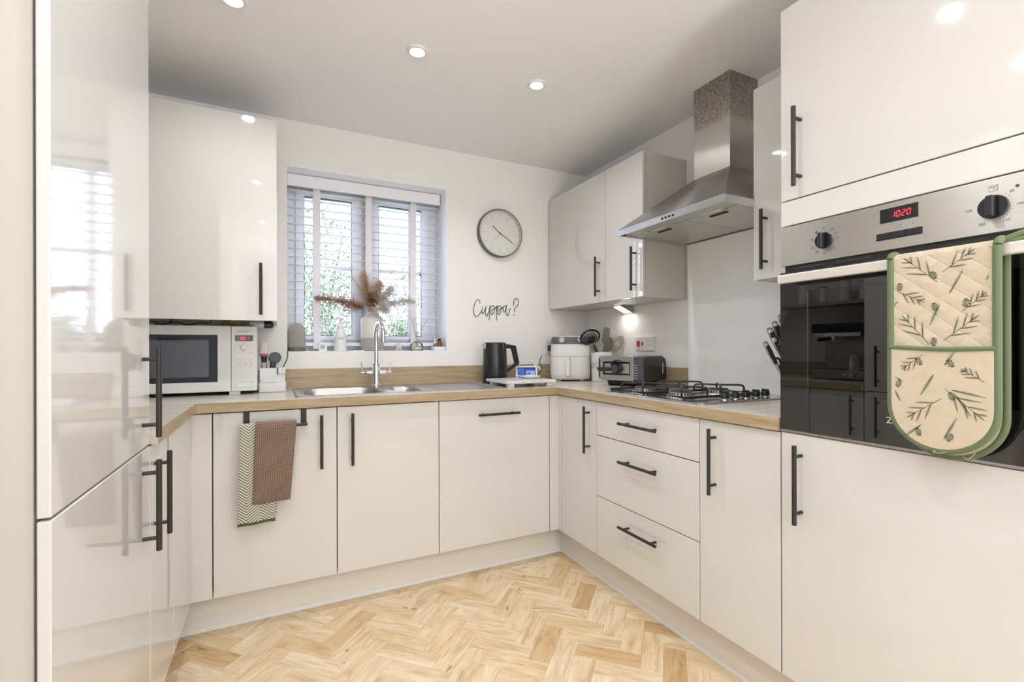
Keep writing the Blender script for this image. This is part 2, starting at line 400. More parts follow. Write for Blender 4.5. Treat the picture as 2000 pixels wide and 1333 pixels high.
for tx in (-1.127, -.844, -.579):
    MB().box(tx-.019, tx+.019, .7330, .7340, 1.11, 2.02).build('ladder_tape', M_tape, bl, smooth=0)
    MB().box(tx-.019, tx+.019, .7880, .7890, 1.11, 2.02).build('ladder_tape', M_tape, bl, smooth=0)
for cx_ in (-1.195, -1.188): MB().tube([(cx_, .728, 2.0), (cx_, .728, 1.80)], .0011, 6).build('cord', M_tape, bl)

# ------------------------------------------------------------------ worktop, upstands, splashback, plinths
ZT0, ZT1, FT = .867, .905, -.012
SK = (-1.250, -.292, .062, .512)
wt = MB().cells([XL+.001, -1.604, SK[0], SK[1], FT, XR-.001], [-1.236, -.634, FT, SK[2], SK[3], YB-.001],
    lambda u, v: (SK[0] < u < SK[1] and SK[2] < v < SK[3]) or (-1.604 < u < FT and v < FT) or (u < -1.604 and v < -.634), 'z', ZT0, ZT1).build('worktop', M_wttop, smooth=0)
tag(wt, 'pale oak effect worktop running round three sides with sink and hob', 'worktop')
# wood grain edging strips
wo = wt
MB().box(-1.604, FT, FT-.0012, FT, ZT0, ZT1-.0006).build('edging', M_wtx, wo, smooth=0)
MB().box(FT-.0012, FT, -1.236, FT, ZT0, ZT1-.0006).build('edging', M_wty, wo, smooth=0)
MB().box(-1.604, -1.6028, -.634, FT, ZT0, ZT1-.0006).build('edging', M_wty, wo, smooth=0)
MB().box(FT, 0.02, -1.2372, -1.236, ZT0, ZT1-.0006).build('edging', M_wtx, wo, smooth=0)
def ups(m, lbl, *b):
    o = MB().box(*b).build('worktop_upstand', m, smooth=0); tag(o, lbl, 'upstand', 'oak effect upstands above the worktop')
ups(M_wtx, 'long oak effect upstand behind the sink and kettle', XL+.02, XR-.020, YB-.019, YB-.001, ZT1, 1.005)
ups(M_wty, 'short oak effect upstand on right wall ending at glass splashback', XR-.019, XR-.001, -.328, YB-.0205, ZT1, 1.005)
ups(M_wty, 'oak effect upstand on left wall behind the coffee machine', XL+.001, XL+.0195, -.634, YB-.001, ZT1, 1.005)
tag(MB().box(XR-.0075, XR-.001, -1.236, -.330, ZT1+.0005, 1.646).build('glass_splashback', M_splash, bevel=.001), 'pale green glass splashback behind the hob', 'splashback')
def plinth(name, lbl, b, strip):
    o = MB().box(*b).build(name, M_plinth, smooth=0); struct(o, lbl); MB().box(*strip).build('sealing_strip', M_whitem, o, smooth=0); return o
plinth('baseboard_back', 'cream plinth below the sink cabinets', (-1.68, .06, .065, .081, 0, .149), (-1.68, .06, .0615, .065, .001, .018))
plinth('baseboard_right', 'cream plinth below the drawer cabinets', (.060, .076, -1.85, .081, 0, .149), (.0565, .060, -1.85, .0615, .001, .018))
plinth('baseboard_left', 'cream plinth below the fridge housing', (-1.696, -1.68, -1.236, .081, 0, .149), (-1.68, -1.6765, -1.236, .0615, .001, .018))

# ------------------------------------------------------------------ cabinets
def handle(par, p, axis, out, L_=.222, r=.0062):
    """bar handle centred at p (point on the door face), axis of the bar, outward normal"""
    p = Vector(p); a = Vector(axis); n = Vector(out); so = .033
    mb = MB(); mb.tube([p+n*so-a*L_/2, p+n*so+a*L_/2], r, 14)
    for s in (-1, 1): mb.tube([p+a*s*(L_/2-.031), p+a*s*(L_/2-.031)+n*so], .0048, 10)
    return lab(mb.build('handle', M_black, par), 'black bar handle')
GAP = .0016
def front(par, name, plane, f, a0, a1, z0, z1, th=.019, bev=.0022):
    """door/drawer front on plane X=f or Y=f, going away from the room"""
    s = 1
    if plane == 'x': mb = MB().box(f, f+th, a0+GAP, a1-GAP, z0+GAP, z1-GAP)
    elif plane == '-x': mb = MB().box(f-th, f, a0+GAP, a1-GAP, z0+GAP, z1-GAP)
    else: mb = MB().box(a0+GAP, a1-GAP, f, f+th, z0+GAP, z1-GAP)
    return mb.build(name, M_door, par, bev, 3)
ZB, ZD = .150, .8635
# --- back run
c = thing('dishwasher_cabinet', 'integrated dishwasher with cream gloss front and horizontal handle', 'dishwasher', (-.351, .3, .0))
MB().box(-.651, -.051, .021, .575, ZB, .866).build('carcass', M_carc, c)
d = front(c, 'door', 'y', 0, -.651, -.051, ZB, ZD); handle(d, (-.351, 0, .789), (1, 0, 0), (0, -1, 0))
c = thing('sink_cabinet', 'cream gloss double door base cabinet below the sink', 'cabinet', (-1.101, .3, .0))
sk = MB()
for x0, x1, y0, y1, z0, z1 in ((-1.551, -1.535, .021, .575, ZB, .866), (-.669, -.653, .021, .575, ZB, .866), (-1.535, -.669, .021, .575, ZB, ZB+.016), (-1.535, -.669, .56, .575, ZB+.016, .866)): sk.box(x0, x1, y0, y1, z0, z1)
sk.build('carcass', M_carc, c, smooth=0)
d = front(c, 'door', 'y', 0, -1.551, -1.101, ZB, ZD); handle(d, (-1.164, 0, .7245), (0, 0, 1), (0, -1, 0))
d = front(c, 'door', 'y', 0, -1.101, -.651, ZB, ZD); handle(d, (-1.041, 0, .7245), (0, 0, 1), (0, -1, 0))
def post(lbl, poly, z0=ZB, z1=ZD):
    tag(MB().prism(poly, 'z', z0+GAP, z1-GAP).build('corner_post', M_door, bevel=.0015), lbl, 'corner post', 'cream corner posts of the base cabinets')
post('cream corner post between dishwasher and narrow cabinet', [(-.049, 0), (0, 0), (0, -.035), (.019, -.035), (.019, .019), (-.049, .019)])
post('cream corner post beside the microwave end of sink cabinet', [(-1.553, 0), (-1.621, 0), (-1.621, -.333), (-1.640, -.333), (-1.640, .019), (-1.553, .019)])
# --- right run
c = thing('narrow_cabinet', 'narrow cream base cabinet in the corner left of the drawers', 'cabinet', (.3, -.19, 0))
MB().box(.021, .575, -.336, -.037, ZB, .866).build('carcass', M_carc, c)
d = front(c, 'door', 'x', 0, -.337, -.037, ZB, ZD); handle(d, (0, -.284, .725), (0, 0, 1), (-1, 0, 0))
c = thing('drawer_cabinet', 'cream gloss cabinet of three drawers below the hob', 'drawer cabinet', (.3, -.637, 0))
MB().box(.021, .575, -.935, -.339, ZB, .866).build('carcass', M_carc, c)
for z0, z1, hz in ((ZB, .426, .349), (.426, .707, .626), (.707, ZD, .790)):
    d = front(c, 'drawer', 'x', 0, -.937, -.337, z0, z1); handle(d, (0, -.643, hz), (0, 1, 0), (-1, 0, 0))
c = thing('slim_cabinet', 'slim cream base cabinet between drawers and oven housing', 'cabinet', (.3, -1.087, 0))
MB().box(.021, .575, -1.235, -.939, ZB, .866).build('carcass', M_carc, c)
d = front(c, 'door', 'x', 0, -1.237, -.937, ZB, ZD); handle(d, (0, -1.0055, .728), (0, 0, 1), (-1, 0, 0))
# oven housing
TY0, TY1 = -1.838, -1.238
c = thing('oven_housing', 'tall cream gloss cabinet housing the built in oven', 'tall cabinet', (.3, -1.538, 0))
hb = MB()
for b in ((.021, .58, TY1-.018, TY1, ZB, 2.098), (.021, .58, TY0, TY0+.018, ZB, 2.098), (.021, .58, TY0+.018, TY1-.018, 2.08, 2.098), (.021, .58, TY0+.018, TY1-.018, 1.468, 1.486), (.021, .58, TY0+.018, TY1-.018, .846, .864), (.021, .58, TY0+.018, TY1-.018, ZB, .166), (.562, .58, TY0+.018, TY1-.018, .864, 1.468)): hb.box(*b)
hb.build('carcass', M_carc, c, smooth=0)
d = front(c, 'door', 'x', 0, TY0, TY1, 1.537, 2.100); handle(d, (0, -1.299, 1.676), (0, 0, 1), (-1, 0, 0))
front(c, 'filler_panel', 'x', 0, TY0, TY1, 1.463, 1.537)
d = front(c, 'door', 'x', 0, TY0, TY1, ZB, .866); handle(d, (0, -1.299, .725), (0, 0, 1), (-1, 0, 0))
# wall cabinets right
WZa, WZb = 1.366, 2.096
def wallcab(lbl, y0, y1, hy, filler=0):
    c = thing('wall_cabinet', lbl, 'wall cabinet', (.45, (y0+y1)/2, WZa), group='cream wall cabinets on the right wall')
    MB().box(.3215, .5985, y0+.0005, y1-.0005, WZa, WZb-.002).build('carcass', M_carc, c, .0008)
    d = front(c, 'door', 'x', .300, y0, y1, WZa, WZb); handle(d, (.300, hy, 1.511), (0, 0, 1), (-1, 0, 0)); return c
wallcab('wide cream wall cabinet in the corner above the air fryer', -.016, .588, .033)
wallcab('narrow cream wall cabinet left of the steel extractor hood', -.318, -.017, -.267)
wallcab('narrow cream wall cabinet squeezed between extractor and oven housing', -1.2365, -.926, -.982)
# boiler cupboard
c = thing('boiler_cupboard', 'cream gloss wall cupboard above the microwave left of window', 'wall cabinet', (-1.63, .4, 1.232))
bm_ = MB()
for b in ((-1.930, -1.914, .222, .598, 1.234, 2.121), (-1.3455, -1.3295, .222, .598, 1.234, 2.121), (-1.914, -1.3455, .222, .598, 2.105, 2.121), (-1.914, -1.3455, .59, .598, 1.234, 2.105)): bm_.box(*b)
bm_.build('carcass', M_carc, c, smooth=0)
d = front(c, 'door', 'y', .200, -1.93, -1.327, 1.232, 2.123); handle(d, (-1.391, .200, 1.370), (0, 0, 1), (0, -1, 0))
M_yel = mat('yellow_cap', (.55, .36, .05), .45)
t = thing('gas_boiler', 'boiler pipework with yellow tap and black capped pipe under the cupboard', 'boiler', (-1.6, .43, 1.21))
MB().box(-1.88, -1.36, .26, .588, 1.40, 2.06).build('boiler_body', M_white, t, .01)
pf = MB().lathe([(.0, -.06), (.017, -.06), (.017, 0), (.0, 0)], (-1.385, .43, 1.229), 20, 'x').build('filter_pipe', M_white, t)
MB().lathe([(.0, 0), (.0165, 0), (.017, .028), (.012, .040), (0, .042)], (-1.385, .43, 1.227), 20, 'x').build('end_cap', M_blackpl, pf)
MB().cyl((-1.40, .43, 1.245), (-1.40, .43, 1.40), .008).build('pipe', M_white, t)
MB().lathe([(0, 0), (.020, .001), (.030, .008), (.032, .016), (0, .018)], (-1.52, .45, 1.221), 24).build('gas_tap', M_yel, t); MB().cyl((-1.52, .45, 1.238), (-1.52, .45, 1.40), .008).build('pipe', M_chrome, t)
mb = MB(); mb.tube(bez([(-1.80, .36, 1.2175), (-1.76, .35, 1.221), (-1.72, .35, 1.228), (-1.68, .35, 1.2175), (-1.64, .36, 1.226), (-1.60, .40, 1.234), (-1.58, .45, 1.30)]), .0022, 8)
mb.tube(bez([(-1.85, .36, 1.2175), (-1.80, .35, 1.228), (-1.77, .35, 1.2175), (-1.74, .38, 1.24), (-1.74, .42, 1.32)]), .0022, 8)
tag(mb.build('power_cable', M_blackpl), 'thin black cables lying on top of the microwave', 'cable')
# --- left run
c = thing('corner_cabinet', 'cream base cabinet beside the fridge with vertical black handle', 'cabinet', (-1.9, -.48, 0))
MB().box(-2.2, -1.642, -.634, -.337, ZB, .866).build('carcass', M_carc, c)
d = front(c, 'door', '-x', -1.621, -.635, -.335, ZB, ZD); handle(d, (-1.621, -.585, .7275), (0, 0, 1), (1, 0, 0))
c = thing('fridge_housing', 'tall cream gloss fridge housing at the left edge with two doors', 'tall cabinet', (-1.9, -.93, 0))
MB().box(-2.218, -1.644, -1.215, -.6345, ZB-.149, 2.098).build('carcass', M_carc, c, .002)
d = front(c, 'door', '-x', -1.621, -1.2285, -.638, .8665, 2.10, .0165); handle(d, (-1.621, -.712, 1.007), (0, 0, 1), (1, 0, 0))
d = front(c, 'door', '-x', -1.621, -1.2285, -.638, .152, .8655, .0165); handle(d, (-1.621, -.712, .730), (0, 0, 1), (1, 0, 0))
MB().box(-1.644, -1.6377, -1.19, -.65, .2, 2.05).build('door_seal', M_dark, c, smooth=0)
# open shelf on the left wall (seen reflected in the oven)
sh = tag(MB().box(-2.219, -1.99, -.62, .18, 1.395, 1.418).build('wall_shelf', M_wty, bevel=.001), 'oak shelf on left wall above the coffee machine', 'shelf')
for i, (y, w, h) in enumerate(((-.52, .07, .16), (-.40, .055, .13), (-.28, .07, .18), (-.14, .05, .12), (.0, .08, .16))):
    t = thing('storage_jar', ['tall white storage jar nearest the fridge on the oak shelf', 'small white jar second from the fridge on the oak shelf', 'tallest white jar in the middle of the oak shelf', 'shortest white jar on the oak shelf', 'white jar at the corner end of the oak shelf'][i], 'jar', (-2.10, y, 1.418), group='jars on the oak shelf')
    MB().lathe([(0, 0), (w*.5, 0), (w*.5, h*.86), (w*.46, h*.88)], (0, 0, 0), 24).build('body', M_white, t, local=True); MB().lathe([(w*.47, h*.88), (w*.5, h*.9), (w*.5, h*.97), (w*.46, h), (0, h)], (0, 0, 0), 24).build('lid', M_wty, t, local=True)
# ------------------------------------------------------------------ ceiling downlights
def downlight(lbl, x, y):
    t = thing('downlight', lbl, 'downlight', (x, y, H), group='recessed ceiling downlights')
    MB().lathe([(.026, -.001), (.030, -.007), (.040, -.008), (.0435, -.004), (.0435, .0)], (0, 0, 0), 36).build('trim_ring', M_white, t, local=True)
    MB().lathe([(.0, -.0015), (.0255, -.0015), (.0255, -.0005), (0, -.0005)], (0, 0, 0), 28).build('lens', M_lens, t, local=True)
    ld = bpy.data.lights.new('downlight_lamp', 'AREA'); ld.shape = 'DISK'; ld.size = .050; ld.spread = R(140); ld.energy = DOWNLIGHT_W; ld.color = DOWN_COL
    lo = bpy.data.objects.new('downlight_lamp', ld); COL.objects.link(lo); lo.parent = t; lo.location = (0, 0, -.010)
ys = (-.26, -1.32, -2.5, -3.6); rows = ('row nearest the window', 'row level with the oven', 'row just behind the camera', 'row nearest the garden doors')
for yy, rw in zip(ys, rows):
    for xx, cl in ((-1.46, 'left'), (-.82, 'middle'), (-.27, 'right')):
        if (xx, yy) == (-.27, -1.32): continue
        downlight('%s recessed white downlight in the ceiling %s' % (cl, rw), xx, yy)

# ------------------------------------------------------------------ extractor hood
HY0, HY1, HXF = -.934, -.330, .137
CX0, CY0, CY1 = .418, -.729, -.533
hd = thing('extractor_hood', 'stainless steel chimney extractor hood above the hob', 'extractor hood', (.38, -.632, 1.645))
def smudge():
    m = brushed('chimney_steel', (.56, .54, .51), .34, (60, 60, 3), .2, .85); N, L, b = nodes(m)
    base = b.inputs['Base Color'].links[0].from_socket
    v = coords(m, 'Object', (230, 230, 80)); n = noise(m, v, 1., 4, .7); sp = ramp(m, n, [(.40, (.46, .41, .37)), (.60, (1, 1, 1))])
    tc = nd(m, 'ShaderNodeTexCoord'); sx = nd(m, 'ShaderNodeSeparateXYZ'); L.new(tc.outputs['Object'], sx.inputs[0])
    v2 = coords(m, 'Object', (6, 6, 6)); n2 = noise(m, v2, 1, 2)
    edge = math_(m, 'ADD', sx.outputs[2], math_(m, 'MULTIPLY', n2, .10))
    mr = nd(m, 'ShaderNodeMapRange'); mr.inputs['From Min'].default_value = .505; mr.inputs['From Max'].default_value = .535; L.new(edge, mr.inputs[0])
    c2 = mix(m, 1., base, sp, 'MULTIPLY'); setcol(m, mix(m, mr.outputs[0], base, c2)); return m
M_chim = smudge()
MB().cells([CX0, CX0+.002, .598], [CY0, CY0+.002, CY1-.002, CY1], lambda u, v: u > CX0+.002 and CY0+.002 < v < CY1-.002, 'z', 1.890, H-.001).build('chimney', M_chim, hd, smooth=0)
zb_, zl, zt_ = 1.646, 1.675, 1.893
MB().add([(HXF, HY0, zl), (.598, HY0, zl), (.598, HY1, zl), (HXF, HY1, zl), (CX0-.003, CY0-.003, zt_), (.598, CY0-.003, zt_), (.598, CY1+.003, zt_), (CX0-.003, CY1+.003, zt_)],
         [(0, 1, 5, 4), (1, 2, 6, 5), (2, 3, 7, 6), (3, 0, 4, 7)]).build('canopy', brushed('canopy_steel', (.40, .385, .36), .30, (60, 3, 60), .3, .8, .25), hd, smooth=0)
MB().cells([HXF, HXF+.004, .594, .598], [HY0, HY0+.004, HY1-.004, HY1], lambda u, v: HXF+.004 < u < .594 and HY0+.004 < v < HY1-.004, 'z', zb_, zl).build('lip', M_sslip, hd, .0008)
MB().box(HXF+.004, .235, HY0+.004, HY1-.004, zb_+.010, zb_+.014).build('light_panel', M_filter, hd, smooth=0)
for y0, y1 in ((HY0+.006, -.664), (-.660, HY1-.006)):
    f = MB().box(.237, .585, y0, y1, zb_+.006, zb_+.012).build('filter', M_filter, hd, .001)
    ym = (y0+y1)/2
    MB().prism([(.262, ym-.04), (.276, ym-.04), (.276, ym+.04), (.262, ym+.04)], 'z', zb_+.002, zb_+.006).build('latch', M_dark, f, smooth=0)
    mb = MB(); mb.tube(bez([(.245, ym-.065, zb_+.006), (.205, ym-.060, zb_-.002), (.197, ym, zb_-.003), (.205, ym+.060, zb_-.002), (.245, ym+.065, zb_+.006)], 5), .002, 6); mb.build('pull_wire', M_chrome, f)
MB().box(.150, .16, HY1-.03, HY1-.015, zb_-.001, zb_+.010).build('clip', M_dark, hd, smooth=0)
for i in range(4): MB().lathe([(0, -.003), (.0045, -.003), (.0055, 0), (0, 0)], (HXF, -.619-.02*i, 1.660), 14, 'x').build('button', M_blackpl, hd)

# ------------------------------------------------------------------ built-in oven
ov = thing('built_in_oven', 'stainless steel and black glass built in oven with red clock', 'oven', (.25, -1.538, .868))
oy0, oy1 = -1.836, -1.2405
cv = MB()
for b in ((.022, .54, oy0+.03, oy0+.05, .90, 1.345), (.022, .54, oy1-.05, oy1-.03, .90, 1.345), (.022, .54, oy0+.05, oy1-.05, .90, .915), (.022, .54, oy0+.05, oy1-.05, 1.33, 1.345), (.525, .54, oy0+.05, oy1-.05, .915, 1.33)): cv.box(*b)
cv.build('cavity', M_enamel, ov, smooth=0)
fn = MB(); fn.lathe([(.03, .0), (.115, .0), (.115, -.012), (.03, -.012)], (.525, -1.60, 1.10), 32, 'x'); fan = fn.build('fan_cover', mat('fan_cover', (.22, .21, .20), .4, .6), ov)
for rr, k in ((.05, 8), (.085, 14)):
    for i in range(k):
        a = 2*pi*i/k; p = MB(); p.lathe([(0, -.0135), (.010, -.0135), (.010, -.012), (0, -.012)], (.525, -1.60+rr*cos(a), 1.10+rr*sin(a)), 10, 'x'); p.build('fan_slot', M_blackpl, fan)
for z in (1.03, 1.235):
    s_ = MB()
    for yy in (oy0+.05, oy1-.05): s_.tube([(.03, yy, z), (.5, yy, z)], .003, 6)
    for i in range(14): s_.tube([(.04+.034*i, oy0+.05, z), (.04+.034*i, oy1-.05, z)], .0018, 5)
    s_.build('rack', M_chrome, ov)
MB().box(-.003, .021, oy0, oy1, 1.3475, 1.4605).build('fascia', M_ss if False else brushed('fascia_steel', (.66, .635, .60), .32, (3, 3, 260), .25, .8, .25), ov, .0012)
vg = MB().box(.004, .021, oy0+.006, oy1-.010, 1.330, 1.3475).build('vent_gap', M_blackpl, ov, smooth=0)
for i in range(5): MB().prism(rrect(-1.32-.115*i-.045, -1.32-.115*i+.045, 1.3335, 1.342, .004, 3), 'x', .0025, .004).build('vent_slot', M_dark, vg, smooth=0)
dz0, dz1 = .874, 1.3285; wy0, wy1, wz0, wz1 = -1.765, -1.322, .985, 1.268
dr = MB().cells([oy0, wy0, wy1, oy1], [dz0, wz0, wz1, dz1], lambda u, v: wy0 < u < wy1 and wz0 < v < wz1, 'x', -.006, .018).build('door', M_ovframe, ov, .0012)
MB().box(-.0058, -.001, wy0, wy1, wz0, wz1).build('glass', M_ovglass, dr, smooth=0)
MB().box(-.004, .018, oy0, oy1, .8672, .8735).build('door_trim', M_ss, ov, smooth=0)
hb_ = MB(); hb_.box(-.060, -.044, -1.815, -1.268, 1.291, 1.316); hbo = hb_.build('door_handle', mat('handle_steel', (.80, .76, .70), .33, .55), ov, .004, 3)
for yy in (-1.28, -1.80): MB().box(-.044, -.006, yy-.012, yy+.012, 1.297, 1.310).build('handle_post', M_ss, hbo, smooth=0)
text_mb('Z', .022, (-.0064, -1.517, .935), (0, -1, 0), (0, 0, 1)).build('lettering', M_lcdw, dr, smooth=0, flip=False)
# controls
def knob(y, z, r):
    k = MB(); k.lathe([(0, -.006), (r, -.006), (r*1.04, -.001), (r*1.04, 0), (0, 0)], (-.003, y, z), 36, 'x'); ko = k.build('knob', M_blackgl, ov)
    MB().box(-.026, -.009, y-r*.28, y+r*.28, z-r*.92, z+r*.92).build('grip', M_blackpl, ko, .003); return ko
knob(-1.364, 1.401, .0215); knob(-1.702, 1.401, .0235)
dsp = MB().box(-.0042, -.003, -1.5745, -1.497, 1.4135, 1.4475).build('clock_display', M_blackgl, ov, .0006)
mb = MB(); seven(mb, '1020', (-.0043, -1.521, 1.4235), (0, -1, 0), (0, 0, 1), .0135, .0062, .0042); mb.build('digits', M_led, dsp, smooth=0, flip=False)
bs = MB().box(-.0042, -.003, -1.582, -1.489, 1.3725, 1.3895).build('button_strip', M_blackgl, ov, .0006)
for i in range(3): MB().box(-.0062, -.0042, -1.519-.0305*i, -1.4915-.0305*i, 1.3745, 1.3875).build('button', M_blackpl, bs, .0008)
pr_ = MB()
def tx(s, y, z, size): 
    t_ = text_mb(s, size, (-.0034, y, z), (0, -1, 0), (0, 0, 1)); pr_.add(t_.v, t_.f)
def sq(y, z, w, h, t=.0007):
    for a, b, c_, d_ in ((y-w/2, y+w/2, z-h/2, z-h/2+t), (y-w/2, y+w/2, z+h/2-t, z+h/2), (y-w/2, y-w/2+t, z-h/2, z+h/2), (y+w/2-t, y+w/2, z-h/2, z+h/2)): pr_.box(-.0034, -.003, a, b, c_, d_)
sq(-1.702, 1.4395, .014, .0125); tx('\u00b0C', -1.702, 1.4395, .010)
for s_, a in (('50', 45), ('100', 95), ('150', 150), ('200', 207), ('250', 272)):
    tx(s_, -1.702-.039*sin(R(a)), 1.401+.036*cos(R(a)), .0075)
for i in range(15):
    a = 40+i*12.0; pr_.lathe([(0, -.0005), (.0009, -.0005), (.0009, 0), (0, 0)], (-.003, -1.702-.029*sin(R(a)), 1.401+.029*cos(R(a))), 6, 'x')
for a in (0, 40, 66, 92, 135, 178, 214, 246, 284): 
    y, z = -1.364-.0335*sin(R(a)), 1.401+.0335*cos(R(a)); sq(y, z, .0085, .0075, .0006)
    pr_.box(-.0034, -.003, y-.0012, y+.0012, z-.0016, z+.0016)
    pr_.lathe([(0, -.0005), (.0007, -.0005), (.0007, 0), (0, 0)], (-.003, -1.364-.0265*sin(R(a)), 1.401+.0265*cos(R(a))), 6, 'x')
pr_.box(-.0034, -.003, -1.512, -1.507, 1.3995, 1.4002); pr_.box(-.0034, -.003, -1.567, -1.562, 1.4005, 1.4012); pr_.box(-.0034, -.003, -1.5649, -1.5641, 1.3985, 1.4032)
pr_.tube([(-.0032, -1.537+.004*cos(2*pi*i/16), 1.4005+.004*sin(2*pi*i/16)) for i in range(16)], .0004, 4, closed=True)
pr_.build('printed_marks', M_mark, ov, smooth=0, flip=False)
for y, z in ((-1.3435, 1.428), (-1.7375, 1.4345)): MB().lathe([(0, -.0012), (.003, -.0008), (.003, 0), (0, 0)], (-.003, y, z), 14, 'x').build('indicator_lamp', M_redlamp, ov)

# ------------------------------------------------------------------ double oven glove
def fabric():
    m = mat('glove_cream', (.70, .60, .47), .9, sheen=.2); v = coords(m); n = noise(m, v, 60, 4); setcol(m, ramp(m, n, [(.3, (.52, .435, .32)), (.7, (.56, .475, .36))]))
    w = coords(m, 'Object', (1, 1, 1)); wv = nd(m, 'ShaderNodeTexNoise'); wv.inputs['Scale'].default_value = 900; nodes(m)[1].new(w, wv.inputs[0]); bump(m, wv.outputs[0], .15, .0005); return m
M_gl = fabric()
def quilt():
    m = fabric(); m.name = 'glove_quilted'; N, L, b = nodes(m)
    tc = nd(m, 'ShaderNodeTexCoord'); sp = nd(m, 'ShaderNodeSeparateXYZ'); L.new(tc.outputs['Object'], sp.inputs[0])
    hs = []
    for sg in (1, -1):
        d = math_(m, 'ADD', math_(m, 'MULTIPLY', sp.outputs[1], 1/.047), math_(m, 'MULTIPLY', sp.outputs[2], sg/.040))
        tri = math_(m, 'ABSOLUTE', math_(m, 'SUBTRACT', math_(m, 'FRACT', d), .5)); e = math_(m, 'SUBTRACT', .5, tri)
        hs.append(math_(m, 'POWER', math_(m, 'MULTIPLY', e, 2.), .38))
    hgt = math_(m, 'MULTIPLY', hs[0], hs[1]); bp = nd(m, 'ShaderNodeBump'); bp.inputs['Strength'].default_value = .55; bp.inputs['Distance'].default_value = .004
    L.new(hgt, bp.inputs['Height']); L.new(bp.outputs[0], b.inputs['Normal']); return m
M_quilt = quilt()
M_green = mat('glove_green', (.115, .155, .075), .9, sheen=.2)
M_sprig = mat('sprig_print', (.045, .075, .035), .9)
M_cone = mat('cone_print', (.12, .13, .075), .9)
gy0, gy1, gcy = -1.733, -1.549, -1.641
gv = thing('double_oven_glove', 'cream double oven glove with pine sprig print and green edging', 'oven glove', (-.05, gcy, .893))
def gout(ztop, zc, rx, rz, dy=0., n=20):
    pts = [(gcy+dy-rx, ztop)]+[(gcy+dy+rx*cos(pi+pi*i/n), zc+rz*abs(sin(pi*i/n))*-1) for i in range(n+1)]+[(gcy+dy+rx, ztop)]
    return pts
fo_ = gout(1.312, .985, .087, .090)
MB().prism(fo_, 'x', -.0745, -.0655).build('front_layer', M_quilt, gv, .002)
bo_ = gout(1.312, .970, .088, .092)
MB().prism(bo_, 'x', -.0390, -.0300).build('back_layer', M_quilt, gv, .002)
# over the bar
ov_ = MB(); arc = [(-.0525+.0215*cos(pi-pi*i/10), 1.309+.015*sin(pi*i/10)) for i in range(11)]; arci = [(-.0525+.0135*cos(pi*i/10), 1.3095+.009*sin(pi*i/10)) for i in range(11)]
ov_.prism([(x, z) for x, z in arc+arci], 'y', gy0+.005, gy1-.005); ov_.build('fold', M_quilt, gv)
pk = [(y, z) for y, z in gout(1.108, .985, .086, .089)]
MB().prism(pk, 'x', -.0800, -.0750).build('pocket', M_gl, gv, .0015)
def edging(pts, x, r): 
    full = []
    for i in range(len(pts)):
        full.append(pts[i])
        if i in (0, len(pts)-2):
            for k in range(1, 16): full.append(tuple(pts[i][q]+(pts[i+1][q]-pts[i][q])*k/16 for q in (0, 1)))
    mb = MB(); mb.tube([(x, y, z) for y, z in full], r, 14); return mb.build('edging', M_green, gv, smooth=60)
edging(gout(1.310, .985, .089, .092), -.0725, .0072); edging(gout(1.310, .970, .090, .094), -.0345, .0066)
mb = MB(); mb.tube(bez([(-.0785, gy0+.004, 1.1085), (-.0805, gcy, 1.1075), (-.0785, gy1-.004, 1.1125)], 8), .0047, 8); mb.build('pocket_binding', M_green, gv)
mb = MB()
for yy in (gy0+.002, gy1-.002): mb.tube([(x, yy, z) for x, z in [(-.0525+.0205*cos(pi-pi*i/10), 1.312+.012*sin(pi*i/10)) for i in range(11)]], .0072, 14)
mb.build('edging', M_green, gv, smooth=60)
mb = MB(); mb.tube(bez([(-.060, gy0+.004, 1.318), (-.056, gy0-.012, 1.326), (-.050, gy0-.028, 1.332), (-.044, gy0-.040, 1.330), (-.048, gy0-.030, 1.322), (-.054, gy0-.012, 1.319), (-.056, gy0+.004, 1.318)], 5), .0052, 8); mb.build('hanging_loop', M_green, gv)
SPR = [(-1.638,1.250,-1.578,1.310,"b"),(-1.646,1.270,-1.698,1.309,"b"),(-1.658,1.224,-1.678,1.267,"s"),(-1.679,1.186,-1.715,1.220,"b"),(-1.565,1.238,-1.614,1.209,"b"),(-1.641,1.202,-1.625,1.161,"s"),(-1.623,1.118,-1.574,1.183,"b"),(-1.647,1.125,-1.703,1.175,"b"),(-1.715,1.244,-1.718,1.253,"s"),(-1.558,1.207,-1.566,1.214,"s"),
(-1.614,1.096,-1.576,1.063,"b"),(-1.651,1.073,-1.666,1.100,"s"),(-1.714,1.042,-1.679,1.067,"b"),(-1.633,1.054,-1.611,1.010,"s"),(-1.652,1.025,-1.713,0.967,"b"),(-1.646,1.004,-1.586,0.957,"b"),(-1.611,0.944,-1.586,0.919,"s"),(-1.650,0.919,-1.670,0.964,"s"),(-1.562,1.044,-1.576,1.039,"s"),(-1.563,1.015,-1.572,0.993,"s"),(-1.668,1.015,-1.692,0.974,"s"),(-1.663,1.023,-1.714,1.012,"s")]
CON = [(-1.631,1.265),(-1.570,1.247),(-1.633,1.198),(-1.684,1.202),(-1.631,1.123),(-1.607,1.081),(-1.661,1.078),(-1.570,1.031),(-1.663,1.010),(-1.606,0.928),(-1.660,0.924)]
sp_mb = MB()
